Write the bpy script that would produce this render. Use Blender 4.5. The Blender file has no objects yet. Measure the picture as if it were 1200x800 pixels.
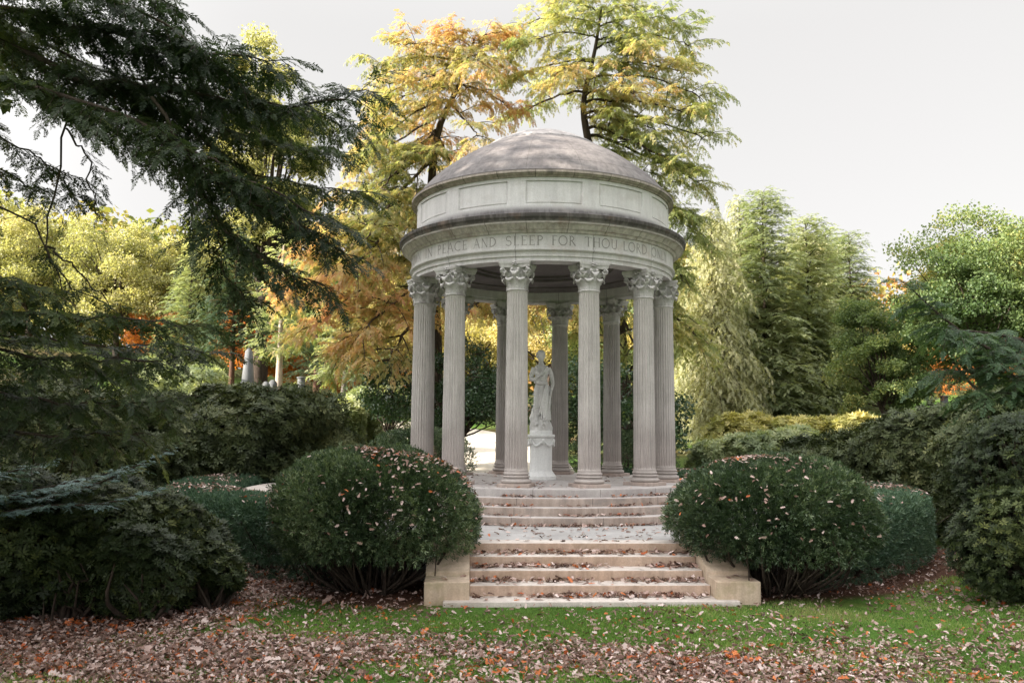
import bpy, bmesh, math, random
import numpy as np
from math import sin, cos, pi, radians, degrees, sqrt, atan2, hypot

rng = np.random.default_rng(7)
random.seed(7)
S = bpy.context.scene
COL = S.collection
R = 2.5            # radius of the ring of columns
ZL = -0.578        # terrace level
RISE, TREAD = 0.123, 0.34
YF = -6.04         # front edge of the terrace at the stairs
ZG = -1.13         # lawn level

# ------------------------------------------------------------------ camera
def make_camera():
    yaw, pit, rol, f = radians(3.0085), radians(6.1144), radians(0.4505), 1004.52
    fw = np.array([sin(yaw)*cos(pit), cos(yaw)*cos(pit), sin(pit)])
    rt = np.array([cos(yaw), -sin(yaw), 0.0]); up = np.cross(rt, fw)
    r2 = rt*cos(rol)+up*sin(rol); u2 = -rt*sin(rol)+up*cos(rol)
    c = np.array([-1.5346, -17.6015, 0.8694])
    from mathutils import Matrix
    M = Matrix(((r2[0], u2[0], -fw[0], c[0]), (r2[1], u2[1], -fw[1], c[1]), (r2[2], u2[2], -fw[2], c[2]), (0, 0, 0, 1)))
    cd = bpy.data.cameras.new('camera'); co = bpy.data.objects.new('camera', cd); COL.objects.link(co)
    cd.sensor_width = 36; cd.lens = f/1200*36; cd.clip_start = 0.1; cd.clip_end = 2000
    co.matrix_world = M
    S.camera = co
    return c, fw, r2, u2, f
CAM, FW, RT, UP, FPX = make_camera()
def at(px, py, d):
    """world point seen at photo pixel (px, py), d metres ahead of the camera"""
    return CAM + d*(FW + RT*(px-600)/FPX + UP*(400-py)/FPX)

# ------------------------------------------------------------------ terrain
def sst(a, b, x):
    t = np.clip((x-a)/(b-a), 0, 1); return t*t*(3-2*t)
def gz(x, y):
    x = np.asarray(x, float); y = np.asarray(y, float)
    z = ZG + 0.78*sst(2, 9, y) + 0.10*np.clip(y-9, 0, 45)
    z = z + 0.17*np.clip(-x-9, 0, 25)*sst(-4, 10, y) + 0.07*np.clip(x-9, 0, 25)*sst(-2, 12, y)
    z = z - 0.05*sst(1.5, 4, x)*sst(-3, -7, y)
    z = z + 0.025*np.sin(x*0.9+1.3)*np.sin(y*0.8+.4)*sst(-7.4, -8.2, y)
    return z

# ------------------------------------------------------------------ materials
def new_mat(name):
    m = bpy.data.materials.new(name); m.use_nodes = True
    nt = m.node_tree; nt.nodes.clear()
    out = nt.nodes.new('ShaderNodeOutputMaterial')
    return m, nt, out
def nd(nt, typ, **kw):
    n = nt.nodes.new(typ)
    for k, v in kw.items():
        if k in n.inputs: n.inputs[k].default_value = v
        else: setattr(n, k, v)
    return n
def ramp(nt, stops, interp='LINEAR'):
    n = nt.nodes.new('ShaderNodeValToRGB'); cr = n.color_ramp; cr.interpolation = interp
    while len(cr.elements) < len(stops): cr.elements.new(0.5)
    for e, (p, c) in zip(cr.elements, stops):
        e.position = p; e.color = (*c, 1)
    return n
def math_n(nt, op, a, b=None, c=None):
    n = nt.nodes.new('ShaderNodeMath'); n.operation = op
    for i, v in enumerate((a, b, c)):
        if v is None: continue
        if isinstance(v, (int, float)): n.inputs[i].default_value = v
        else: nt.links.new(v, n.inputs[i])
    return n.outputs[0]
def mixc(nt, fac, a, b, mode='MIX'):
    n = nt.nodes.new('ShaderNodeMix'); n.data_type = 'RGBA'; n.blend_type = mode
    for i, v in ((0, fac), (6, a), (7, b)):
        if isinstance(v, (int, float)): n.inputs[i].default_value = v
        elif isinstance(v, tuple): n.inputs[i].default_value = (*v, 1)
        else: nt.links.new(v, n.inputs[i])
    return n.outputs[2]

def leaf_mat(name, stops, trans=0.3, rough=0.5, tcol=1.3, spec=0.3):
    m, nt, out = new_mat(name); L = nt.links.new
    at_ = nd(nt, 'ShaderNodeAttribute', attribute_name='tint')
    r = ramp(nt, stops); L(at_.outputs['Fac'], r.inputs[0])
    p = nd(nt, 'ShaderNodeBsdfPrincipled'); p.inputs['Roughness'].default_value = rough
    p.inputs['Specular IOR Level'].default_value = spec
    L(r.outputs[0], p.inputs['Base Color'])
    t = nd(nt, 'ShaderNodeBsdfTranslucent')
    tc = mixc(nt, 1.0, r.outputs[0], (tcol, tcol*1.0, tcol*0.55), 'MULTIPLY'); L(tc, t.inputs[0])
    mx = nd(nt, 'ShaderNodeMixShader'); mx.inputs[0].default_value = trans
    L(p.outputs[0], mx.inputs[1]); L(t.outputs[0], mx.inputs[2]); L(mx.outputs[0], out.inputs[0])
    return m

def stone_mat(name, c1, c2, joints=0, jw=0.004, stain=None, streak=0.25, rough=0.85, bump=0.25, grain=60, offset=0.0, patch=None, courses=None, jdark=0.35):
    """weathered stone; joints = number of blocks round the z axis; stain = (z0, z1, strength)"""
    m, nt, out = new_mat(name); L = nt.links.new
    tc = nd(nt, 'ShaderNodeTexCoord'); P = tc.outputs['Object']
    n1 = nd(nt, 'ShaderNodeTexNoise', Scale=1.7, Detail=6.0, Roughness=0.65); L(P, n1.inputs['Vector'])
    r1 = ramp(nt, [(0.3, c1), (0.7, c2)]); L(n1.outputs[0], r1.inputs[0])
    mp = nd(nt, 'ShaderNodeMapping'); mp.inputs['Scale'].default_value = (9, 9, 0.7); L(P, mp.inputs[0])
    n2 = nd(nt, 'ShaderNodeTexNoise', Scale=1.3, Detail=5.0, Roughness=0.6); L(mp.outputs[0], n2.inputs['Vector'])
    g = ramp(nt, [(0.3, (1-streak,)*3), (0.65, (1.06,)*3)]); L(n2.outputs[0], g.inputs[0])
    c = mixc(nt, 1.0, r1.outputs[0], g.outputs[0], 'MULTIPLY')
    n3 = nd(nt, 'ShaderNodeTexNoise', Scale=float(grain), Detail=3.0); L(P, n3.inputs['Vector'])
    g3 = ramp(nt, [(0.3, (0.86,)*3), (0.7, (1.1,)*3)]); L(n3.outputs[0], g3.inputs[0])
    c = mixc(nt, 0.8, c, g3.outputs[0], 'MULTIPLY')
    sep = nd(nt, 'ShaderNodeSeparateXYZ'); L(P, sep.inputs[0])
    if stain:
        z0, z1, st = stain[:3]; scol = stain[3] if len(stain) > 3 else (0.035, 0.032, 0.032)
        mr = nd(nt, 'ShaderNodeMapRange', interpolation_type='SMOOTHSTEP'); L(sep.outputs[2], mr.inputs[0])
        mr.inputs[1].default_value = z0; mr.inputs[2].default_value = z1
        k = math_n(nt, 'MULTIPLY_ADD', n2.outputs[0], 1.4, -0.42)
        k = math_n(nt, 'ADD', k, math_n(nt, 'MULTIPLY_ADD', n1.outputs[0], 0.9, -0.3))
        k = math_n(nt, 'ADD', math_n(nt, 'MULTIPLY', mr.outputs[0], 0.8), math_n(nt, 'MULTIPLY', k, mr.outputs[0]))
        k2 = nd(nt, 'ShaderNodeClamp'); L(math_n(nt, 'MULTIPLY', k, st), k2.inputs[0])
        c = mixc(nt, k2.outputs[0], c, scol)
    if patch:
        n4 = nd(nt, 'ShaderNodeTexNoise', Scale=2.6, Detail=7.0, Roughness=0.7); L(P, n4.inputs['Vector'])
        pm = ramp(nt, [(0.52, (0,)*3), (0.66, (1,)*3)]); L(n4.outputs[0], pm.inputs[0])
        c = mixc(nt, math_n(nt, 'MULTIPLY', pm.outputs[0], patch[1]), c, patch[0])
    if joints:
        a = math_n(nt, 'ARCTAN2', sep.outputs[1], sep.outputs[0])
        fr = math_n(nt, 'FRACT', math_n(nt, 'ADD', math_n(nt, 'MULTIPLY', a, joints/(2*pi)), 100.0+offset))
        d = math_n(nt, 'ABSOLUTE', math_n(nt, 'SUBTRACT', fr, 0.5))
        rad = math_n(nt, 'SQRT', math_n(nt, 'ADD', math_n(nt, 'MULTIPLY', sep.outputs[0], sep.outputs[0]), math_n(nt, 'MULTIPLY', sep.outputs[1], sep.outputs[1])))
        arc = math_n(nt, 'MULTIPLY', math_n(nt, 'MULTIPLY', d, rad), 2*pi/joints)
        j = math_n(nt, 'LESS_THAN', arc, jw)
        c = mixc(nt, math_n(nt, 'MULTIPLY', j, 1-jdark), c, (0.06, 0.05, 0.045))
    if courses:
        for zc in courses:
            d = math_n(nt, 'ABSOLUTE', math_n(nt, 'SUBTRACT', sep.outputs[2], zc))
            c = mixc(nt, math_n(nt, 'MULTIPLY', math_n(nt, 'LESS_THAN', d, 0.006), 0.55), c, (0.06, 0.05, 0.05))
    p = nd(nt, 'ShaderNodeBsdfPrincipled'); p.inputs['Roughness'].default_value = rough
    p.inputs['Specular IOR Level'].default_value = 0.25
    L(c, p.inputs['Base Color'])
    b = nd(nt, 'ShaderNodeBump', Strength=bump, Distance=0.01)
    L(math_n(nt, 'ADD', n3.outputs[0], math_n(nt, 'MULTIPLY', n1.outputs[0], 1.5)), b.inputs['Height']); L(b.outputs[0], p.inputs['Normal'])
    L(p.outputs[0], out.inputs[0])
    return m

def bark_mat(name, c1, c2):
    m, nt, out = new_mat(name); L = nt.links.new
    tc = nd(nt, 'ShaderNodeTexCoord')
    mp = nd(nt, 'ShaderNodeMapping'); mp.inputs['Scale'].default_value = (14, 14, 2.2); L(tc.outputs['Object'], mp.inputs[0])
    n = nd(nt, 'ShaderNodeTexNoise', Scale=1.5, Detail=6.0, Roughness=0.7); L(mp.outputs[0], n.inputs['Vector'])
    r = ramp(nt, [(0.3, c1), (0.7, c2)]); L(n.outputs[0], r.inputs[0])
    p = nd(nt, 'ShaderNodeBsdfPrincipled'); p.inputs['Roughness'].default_value = 0.9; p.inputs['Specular IOR Level'].default_value = 0.15
    L(r.outputs[0], p.inputs['Base Color'])
    b = nd(nt, 'ShaderNodeBump', Strength=0.7, Distance=0.03); L(n.outputs[0], b.inputs['Height']); L(b.outputs[0], p.inputs['Normal'])
    L(p.outputs[0], out.inputs[0]); return m

MT = {}
LIME1, LIME2 = (0.40, 0.355, 0.33), (0.56, 0.515, 0.485)
MT['column'] = stone_mat('column_limestone', (0.42, 0.392, 0.375), (0.57, 0.54, 0.52), streak=0.18, stain=(1.5, 0.1, 0.22, (0.22, 0.14, 0.11)), bump=0.2)
MT['capital'] = stone_mat('capital_limestone', (0.42, 0.40, 0.395), (0.60, 0.58, 0.575), streak=0.2, patch=((0.12, 0.10, 0.095), 0.55))
MT['frieze'] = stone_mat('frieze_limestone', (0.50, 0.48, 0.485), (0.60, 0.58, 0.58), joints=12, offset=0.0, jw=0.006, streak=0.14, patch=((0.38, 0.29, 0.24), 0.35))
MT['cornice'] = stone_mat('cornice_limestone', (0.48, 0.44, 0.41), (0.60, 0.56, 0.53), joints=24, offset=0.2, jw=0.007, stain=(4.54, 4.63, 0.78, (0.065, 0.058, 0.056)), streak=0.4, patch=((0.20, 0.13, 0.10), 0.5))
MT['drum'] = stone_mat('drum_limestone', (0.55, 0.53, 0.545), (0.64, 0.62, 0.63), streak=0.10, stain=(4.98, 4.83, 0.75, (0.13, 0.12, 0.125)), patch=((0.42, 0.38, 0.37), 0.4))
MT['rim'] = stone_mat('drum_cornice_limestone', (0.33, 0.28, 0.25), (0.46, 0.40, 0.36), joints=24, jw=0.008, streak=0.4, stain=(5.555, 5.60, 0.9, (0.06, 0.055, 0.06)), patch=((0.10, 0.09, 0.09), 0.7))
MT['dome'] = stone_mat('dome_stone', (0.125, 0.113, 0.115), (0.225, 0.207, 0.204), joints=16, jw=0.006, streak=0.38, patch=((0.11, 0.10, 0.105), 0.35), courses=(5.86, 6.16, 6.46), jdark=0.55)
MT['cap'] = stone_mat('dome_cap_stone', (0.14, 0.136, 0.146), (0.25, 0.242, 0.25), joints=12, jw=0.005, streak=0.5, patch=((0.42, 0.39, 0.37), 0.4), jdark=0.6)
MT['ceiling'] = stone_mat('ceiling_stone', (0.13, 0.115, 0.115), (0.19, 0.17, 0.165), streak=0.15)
MT['tread'] = stone_mat('terrace_step_stone', (0.33, 0.26, 0.22), (0.47, 0.39, 0.345), joints=17, offset=0.3, jw=0.006, streak=0.3, patch=((0.21, 0.19, 0.18), 0.7))
MT['plinth'] = stone_mat('plinth_stone', (0.36, 0.28, 0.24), (0.48, 0.40, 0.36), streak=0.2, patch=((0.21, 0.19, 0.18), 0.6))
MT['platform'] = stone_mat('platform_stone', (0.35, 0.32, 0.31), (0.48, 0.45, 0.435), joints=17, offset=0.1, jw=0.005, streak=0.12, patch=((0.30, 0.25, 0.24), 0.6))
MT['paving'] = stone_mat('terrace_paving', (0.29, 0.28, 0.275), (0.41, 0.40, 0.395), streak=0.1, patch=((0.30, 0.27, 0.26), 0.6))
MT['warm'] = stone_mat('stair_sandstone', (0.42, 0.295, 0.22), (0.56, 0.425, 0.34), streak=0.22, patch=((0.30, 0.21, 0.14), 0.55), grain=45)
MT['warm_cap'] = stone_mat('stair_cheek_sandstone', (0.42, 0.32, 0.235), (0.57, 0.46, 0.36), streak=0.22, patch=((0.27, 0.24, 0.13), 0.6), grain=45)
MT['pale_slab'] = stone_mat('pale_slab_stone', (0.46, 0.40, 0.36), (0.58, 0.53, 0.49), streak=0.12, patch=((0.33, 0.28, 0.24), 0.5))  # slab and bench stone; on stair treads it paints in the sky's reflection
MT['marble'] = stone_mat('white_marble', (0.74, 0.745, 0.74), (0.84, 0.84, 0.83), streak=0.08, rough=0.55, bump=0.08, patch=((0.55, 0.545, 0.53), 0.4))
MT['statue'] = stone_mat('statue_marble', (0.64, 0.635, 0.62), (0.78, 0.775, 0.76), streak=0.25, rough=0.6, bump=0.1, patch=((0.26, 0.23, 0.20), 0.45), grain=40)
MT['letters'] = stone_mat('carved_letter_stone', (0.22, 0.205, 0.20), (0.33, 0.31, 0.30), streak=0.2)
MT['grave'] = stone_mat('grave_granite', (0.085, 0.09, 0.095), (0.145, 0.15, 0.155), streak=0.2)
MT['grave_dark'] = stone_mat('weathered_grave_stone', (0.05, 0.05, 0.055), (0.10, 0.10, 0.105), streak=0.25)
MT['bark'] = bark_mat('dark_bark', (0.020, 0.015, 0.012), (0.085, 0.065, 0.052))
MT['bark_red'] = bark_mat('red_brown_bark', (0.04, 0.020, 0.014), (0.15, 0.085, 0.06))
MT['bark_grey'] = bark_mat('grey_bark', (0.09, 0.08, 0.072), (0.25, 0.22, 0.20))
MT['bark_pale'] = bark_mat('pale_bark', (0.22, 0.18, 0.15), (0.45, 0.38, 0.32))
MT['hemlock'] = leaf_mat('hemlock_needles', [(0, (0.020, 0.034, 0.018)), (0.5, (0.046, 0.068, 0.030)), (0.85, (0.12, 0.14, 0.05)), (1.0, (0.19, 0.10, 0.04))], trans=0.38, rough=0.5, tcol=1.6)
MT['hemlock_right'] = leaf_mat('hemlock_needles_light', [(0, (0.022, 0.048, 0.026)), (0.6, (0.055, 0.10, 0.045)), (1.0, (0.11, 0.16, 0.06))], trans=0.35, rough=0.5, tcol=1.6)
MT['spruce_blue'] = leaf_mat('blue_green_needles', [(0, (0.08, 0.15, 0.145)), (1.0, (0.25, 0.36, 0.35))], trans=0.15)
MT['yew'] = leaf_mat('yew_needles', [(0, (0.026, 0.048, 0.022)), (0.55, (0.066, 0.105, 0.048)), (1.0, (0.18, 0.23, 0.12))], trans=0.2, rough=0.42, spec=0.45)
MT['hedge'] = leaf_mat('hedge_needles', [(0, (0.035, 0.075, 0.045)), (0.6, (0.085, 0.15, 0.09)), (1.0, (0.18, 0.26, 0.16))], trans=0.15, rough=0.45, spec=0.4)
MT['rhodo'] = leaf_mat('rhododendron_leaves', [(0, (0.026, 0.038, 0.015)), (0.6, (0.066, 0.084, 0.032)), (1.0, (0.14, 0.15, 0.058))], trans=0.14, rough=0.5, spec=0.25)
MT['rhodo_dark'] = leaf_mat('dark_shrub_leaves', [(0, (0.014, 0.024, 0.010)), (0.5, (0.034, 0.050, 0.017)), (0.8, (0.075, 0.095, 0.028)), (1.0, (0.13, 0.145, 0.045))], trans=0.14, rough=0.5, spec=0.25)
MT['gold_shrub'] = leaf_mat('golden_shrub_leaves', [(0, (0.24, 0.25, 0.08)), (0.6, (0.50, 0.45, 0.18)), (1.0, (0.62, 0.54, 0.27))], trans=0.35)
MT['cypress'] = leaf_mat('bald_cypress_needles', [(0, (0.11, 0.145, 0.065)), (0.35, (0.21, 0.225, 0.10)), (0.58, (0.36, 0.305, 0.15)), (0.8, (0.46, 0.30, 0.16)), (1.0, (0.40, 0.20, 0.11))], trans=0.5, tcol=1.5)
MT['cypress_green'] = leaf_mat('green_gold_cypress_needles', [(0, (0.11, 0.155, 0.065)), (0.45, (0.23, 0.26, 0.11)), (0.8, (0.40, 0.345, 0.16)), (1.0, (0.42, 0.26, 0.13))], trans=0.5, tcol=1.5)
MT['pale'] = leaf_mat('pale_larch_needles', [(0, (0.22, 0.24, 0.13)), (0.6, (0.40, 0.40, 0.25)), (1.0, (0.54, 0.51, 0.36))], trans=0.38)
MT['spruce'] = leaf_mat('fir_needles', [(0, (0.12, 0.16, 0.085)), (0.6, (0.29, 0.33, 0.18)), (1.0, (0.47, 0.48, 0.29))], trans=0.42)
MT['dark_fir'] = leaf_mat('dark_fir_needles', [(0, (0.035, 0.065, 0.036)), (1.0, (0.11, 0.16, 0.085))], trans=0.2)
MT['maple'] = leaf_mat('maple_leaves', [(0, (0.06, 0.10, 0.038)), (0.55, (0.15, 0.20, 0.075)), (0.85, (0.28, 0.30, 0.11)), (1.0, (0.44, 0.36, 0.13))], trans=0.38, tcol=1.5)
MT['orange'] = leaf_mat('orange_maple_leaves', [(0, (0.35, 0.12, 0.03)), (0.6, (0.50, 0.17, 0.04)), (1.0, (0.50, 0.28, 0.10))], trans=0.45, tcol=1.3)
MT['yellow'] = leaf_mat('yellow_autumn_leaves', [(0, (0.26, 0.24, 0.09)), (0.6, (0.45, 0.38, 0.16)), (1.0, (0.52, 0.42, 0.22))], trans=0.45, tcol=1.3)
MT['pale_yellow'] = leaf_mat('pale_yellow_leaves', [(0, (0.24, 0.25, 0.10)), (0.6, (0.42, 0.40, 0.20)), (1.0, (0.52, 0.44, 0.26))], trans=0.45, tcol=1.3)
MT['magnolia'] = leaf_mat('glossy_magnolia_leaves', [(0, (0.022, 0.045, 0.022)), (0.7, (0.055, 0.10, 0.045)), (1.0, (0.15, 0.19, 0.06))], trans=0.25, rough=0.3, spec=0.5)
MT['shade_leaf'] = leaf_mat('shade_oak_leaves', [(0, (0.03, 0.05, 0.02)), (1.0, (0.10, 0.12, 0.04))], trans=0.2)
MT['fallen'] = leaf_mat('fallen_oak_leaves', [(0, (0.05, 0.026, 0.020)), (0.28, (0.15, 0.085, 0.065)), (0.48, (0.31, 0.20, 0.165)), (0.68, (0.49, 0.365, 0.33)), (0.88, (0.66, 0.55, 0.52)), (0.93, (0.42, 0.10, 0.035)), (1.0, (0.52, 0.17, 0.05))], trans=0.1, rough=0.55)
MT['grass'] = leaf_mat('grass_blades', [(0, (0.085, 0.155, 0.03)), (0.5, (0.19, 0.32, 0.075)), (0.8, (0.30, 0.37, 0.12)), (1.0, (0.42, 0.37, 0.18))], trans=0.3, tcol=1.4)

# ------------------------------------------------------------------ mesh building
class MB:
    def __init__(s): s.V = []; s.F = []; s.n = 0; s.T = []
    def add(s, V, F, tint=None):
        V = np.asarray(V, float)
        if isinstance(F, np.ndarray): s.F.append(F+s.n)
        else: s.F += [np.asarray([f])+s.n for f in F]
        s.V.append(V); s.n += len(V)
        s.T.append(np.full(len(V), 0.5) if tint is None else np.broadcast_to(np.asarray(tint, float), (len(V),)))
        return s
    def box(s, x0, x1, y0, y1, z0, z1):
        V = [(x, y, z) for z in (z0, z1) for y in (y0, y1) for x in (x0, x1)]
        return s.add(V, np.array([(0, 2, 3, 1), (4, 5, 7, 6), (0, 1, 5, 4), (2, 6, 7, 3), (0, 4, 6, 2), (1, 3, 7, 5)]))
    def tube(s, pts, rad, n=6, cap=True):
        V, F = tube(pts, rad, n); s.add(V, F)
        if cap:
            m = len(pts); k = s.n-len(V)
            s.F.append(np.array([list(range(k+n-1, k-1, -1))])); s.F.append(np.array([[k+(m-1)*n+i for i in range(n)]]))
        return s
    def mesh(s, name):
        V = np.concatenate(s.V).astype(np.float32)
        me = bpy.data.meshes.new(name)
        by = [f for f in s.F if len(f)]
        loops = np.concatenate([f.ravel() for f in by]).astype(np.int32)
        tot = np.concatenate([np.full(len(f), f.shape[1]) for f in by]).astype(np.int32)
        start = np.concatenate([[0], np.cumsum(tot)[:-1]]).astype(np.int32)
        me.vertices.add(len(V)); me.vertices.foreach_set('co', V.ravel())
        me.loops.add(len(loops)); me.loops.foreach_set('vertex_index', loops)
        me.polygons.add(len(tot)); me.polygons.foreach_set('loop_start', start)
        me.update(calc_edges=True)
        a = me.attributes.new('tint', 'FLOAT', 'POINT'); a.data.foreach_set('value', np.concatenate(s.T).astype(np.float32))
        return me
    def build(s, name, mat, parent=None, smooth=None, loc=None, bevel=None, top=None):
        me = s.mesh(name)
        if bevel:
            bm = bmesh.new(); bm.from_mesh(me)
            bmesh.ops.remove_doubles(bm, verts=bm.verts, dist=1e-5)
            es = [e for e in bm.edges if len(e.link_faces) == 2 and e.calc_face_angle(0) > radians(30)]
            bmesh.ops.bevel(bm, geom=es, offset=bevel, segments=2, affect='EDGES', profile=0.6)
            bm.to_mesh(me); bm.free()
        if smooth is not None:
            me.shade_smooth()
            if smooth < 180: me.set_sharp_from_angle(angle=radians(smooth))
        me.materials.append(MT[mat] if isinstance(mat, str) else mat)
        if top:      # paler upper faces of treads: sky reflection put into the colour
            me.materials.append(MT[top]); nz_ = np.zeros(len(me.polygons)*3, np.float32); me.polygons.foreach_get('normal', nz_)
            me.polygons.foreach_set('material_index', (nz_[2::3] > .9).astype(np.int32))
        o = bpy.data.objects.new(name, me); COL.objects.link(o)
        if parent: o.parent = parent
        if loc is not None: o.location = tuple(float(v) for v in loc)
        return o

def tube(pts, rad, n=6):
    pts = np.asarray(pts, float); m = len(pts); rad = np.broadcast_to(np.asarray(rad, float), (m,))
    t = np.gradient(pts, axis=0); t /= np.linalg.norm(t, axis=1)[:, None]+1e-9
    ref = np.array([0, 0, 1.0]) if abs(t[:, 2]).mean() < 0.8 else np.array([1.0, 0, 0])
    a = np.cross(t, ref); a /= np.linalg.norm(a, axis=1)[:, None]+1e-9; b = np.cross(t, a)
    th = np.arange(n)*2*pi/n
    V = pts[:, None]+rad[:, None, None]*(np.cos(th)[None, :, None]*a[:, None]+np.sin(th)[None, :, None]*b[:, None])
    i, j = np.meshgrid(np.arange(m-1), np.arange(n), indexing='ij'); j2 = (j+1) % n
    F = np.stack([i*n+j, (i+1)*n+j, (i+1)*n+j2, i*n+j2], -1).reshape(-1, 4)
    return V.reshape(-1, 3), F
def lathe(prof, n=96, ang=None, rfun=None):
    prof = np.asarray(prof, float); m = len(prof)
    th = np.arange(n)*2*pi/n
    r = np.broadcast_to(prof[:, :1], (m, n)).copy()
    if rfun is not None: r = rfun(r, th[None, :], prof[:, 1:2])
    V = np.stack([r*np.cos(th), r*np.sin(th), np.broadcast_to(prof[:, 1:2], (m, n))], -1).reshape(-1, 3)
    i, j = np.meshgrid(np.arange(m-1), np.arange(n), indexing='ij'); j2 = (j+1) % n
    F = np.stack([i*n+j, i*n+j2, (i+1)*n+j2, (i+1)*n+j], -1).reshape(-1, 4)
    return V, F
def lathe_mb(prof, n=96, rfun=None): return MB().add(*lathe(prof, n, rfun=rfun))
def tag(o, label=None, cat=None, group=None, kind=None):
    if label: o['label'] = label
    if cat: o['category'] = cat
    if group: o['group'] = group
    if kind: o['kind'] = kind
    return o
def thing(name, label, cat, loc=(0, 0, 0), group=None, rz=0):
    o = bpy.data.objects.new(name, None); COL.objects.link(o); o.empty_display_size = 0.3
    o.location = tuple(float(v) for v in loc); o.rotation_euler.z = rz
    return tag(o, label, cat, group)
def bez(P, n):
    """smooth curve through control points (Catmull-Rom)"""
    P = np.asarray(P, float); P = np.vstack([2*P[0]-P[1], P, 2*P[-1]-P[-2]])
    out = []
    k = len(P)-3
    for u in np.linspace(0, k-1e-6, n):
        i = int(u); t = u-i; a, b, c, d = P[i:i+4]
        out.append(0.5*((2*b)+(c-a)*t+(2*a-5*b+4*c-d)*t*t+(-a+3*b-3*c+d)*t**3))
    return np.array(out)
def unit(v): return v/(np.linalg.norm(v, axis=-1, keepdims=True)+1e-12)
class Noise3:
    def __init__(s, freq, n=14, seed=0):
        g = np.random.default_rng(seed); s.k = unit(g.normal(size=(n, 3)))*freq*g.uniform(.6, 1.7, (n, 1)); s.ph = g.uniform(0, 6.28, n)
    def __call__(s, p): return np.sin(np.asarray(p)@s.k.T+s.ph).sum(-1)/sqrt(len(s.ph)/2)/1.0

# foliage: copies of a small leaf-spray template baked into one crown mesh
def frames(d, nrm):
    x = unit(d); y = unit(np.cross(nrm, x)); z = np.cross(x, y)
    return np.stack([x, y, z], -1)
def inst(mb, tv, tf, pos, d, nrm, scale, tint):
    Rm = frames(d, nrm); n = len(pos); k = len(tv)
    V = np.einsum('nij,kj->nki', Rm, tv)*np.asarray(scale).reshape(-1, 1, 1)+pos[:, None]
    F = (tf[None]+(np.arange(n)*k)[:, None, None]).reshape(-1, 4)
    mb.add(V.reshape(-1, 3), F, np.repeat(np.clip(tint, 0, 1), k))
def quad_leaf(base, d, nrm, l, w, fold=0.15):
    d = unit(np.asarray(d, float)); s = unit(np.cross(nrm, d)); nn = np.cross(d, s)
    return [base, base+d*l*.5+s*w*.5+nn*fold*w, base+d*l, base+d*l*.5-s*w*.5+nn*fold*w]
def T_leaf(l=1.0, w=0.5): 
    return np.array(quad_leaf(np.zeros(3), (1, 0, 0), np.array([0, 0, 1.]), l, w)), np.array([[0, 1, 2, 3]])
def T_spray(npair=6, lat=0.36, w=0.11, droop=0.12, ang=50, seed=1):
    g = np.random.default_rng(seed); V = []; F = []
    def add(q): F.append([len(V)+i for i in range(4)]); V.extend(q)
    for i in range(npair):
        u = 0.06+0.86*i/npair
        for sgn in (-1, 1):
            a = radians(ang+g.uniform(-9, 9)); L = lat*(1-0.55*u)*g.uniform(.8, 1.2)
            add(quad_leaf(np.array([u, 0, -droop*u*u]), (cos(a), sgn*sin(a), g.uniform(-.28, .08)), np.array([0, 0, 1.]), L, w))
    add(quad_leaf(np.array([0.0, 0, 0]), (1, 0, -droop*.5), np.array([0, 0, 1.]), 0.8, w*.35)); add(quad_leaf(np.array([.75, 0, -droop*.6]), (1, 0, -droop*1.4), np.array([0, 0, 1.]), lat*.8, w))
    return np.array(V), np.array(F)
def T_sprig(n=7, l=0.5, w=0.14, spread=0.6, seed=2):
    """bushy upright sprig along +x"""
    g = np.random.default_rng(seed); V = []; F = []
    for i in range(n):
        u = 0.75*i/n; ph = i*2.4; a = spread*(1.15-.6*i/n)
        d = (cos(a), sin(a)*cos(ph), sin(a)*sin(ph))
        F.append([len(V)+k for k in range(4)]); V.extend(quad_leaf(np.array([u, 0, 0]), d, np.array([0.3, cos(ph+1.5), sin(ph+1.5)]), l*g.uniform(.8, 1.2), w))
    return np.array(V), np.array(F)
def T_rosette(n=7, l=1.0, w=0.36, up=0.35, seed=3):
    g = np.random.default_rng(seed); V = []; F = []
    for i in range(n):
        ph = i*2*pi/n+g.uniform(-.2, .2); e = up+g.uniform(-.35, .3)
        d = np.array([sin(e), cos(e)*cos(ph), cos(e)*sin(ph)])
        F.append([len(V)+k for k in range(4)]); V.extend(quad_leaf(np.array([0.0, 0, 0])+d*0.08, d, np.array([1.0, 0.01, 0.02]), l*g.uniform(.75, 1.1), w, -.12))
    return np.array(V), np.array(F)
def T_clump(n=7, size=0.4, spread=0.8, w=.6, seed=4):
    g = np.random.default_rng(seed); V = []; F = []
    for i in range(n):
        d = unit(g.normal(size=3)); p = g.normal(size=3)*spread*.4
        F.append([len(V)+k for k in range(4)]); V.extend(quad_leaf(p, d, unit(g.normal(size=3)), size*g.uniform(.7, 1.3), size*w))
    return np.array(V), np.array(F)
SPRAY = T_spray(6, 0.40, 0.15, 0.15); SPRAY_FINE = T_spray(9, 0.36, 0.085, 0.18, 48, 5); FEATHER = T_spray(6, 0.42, 0.12, 0.35, 46, 8)
SPRIG = T_sprig(); ROSETTE = T_rosette(); CLUMP = T_clump(); HANG = T_spray(5, .36, .12, .5, 34, 9); SPRAY_BG = T_spray(4, .46, .15, .15, 46, 12)
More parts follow.
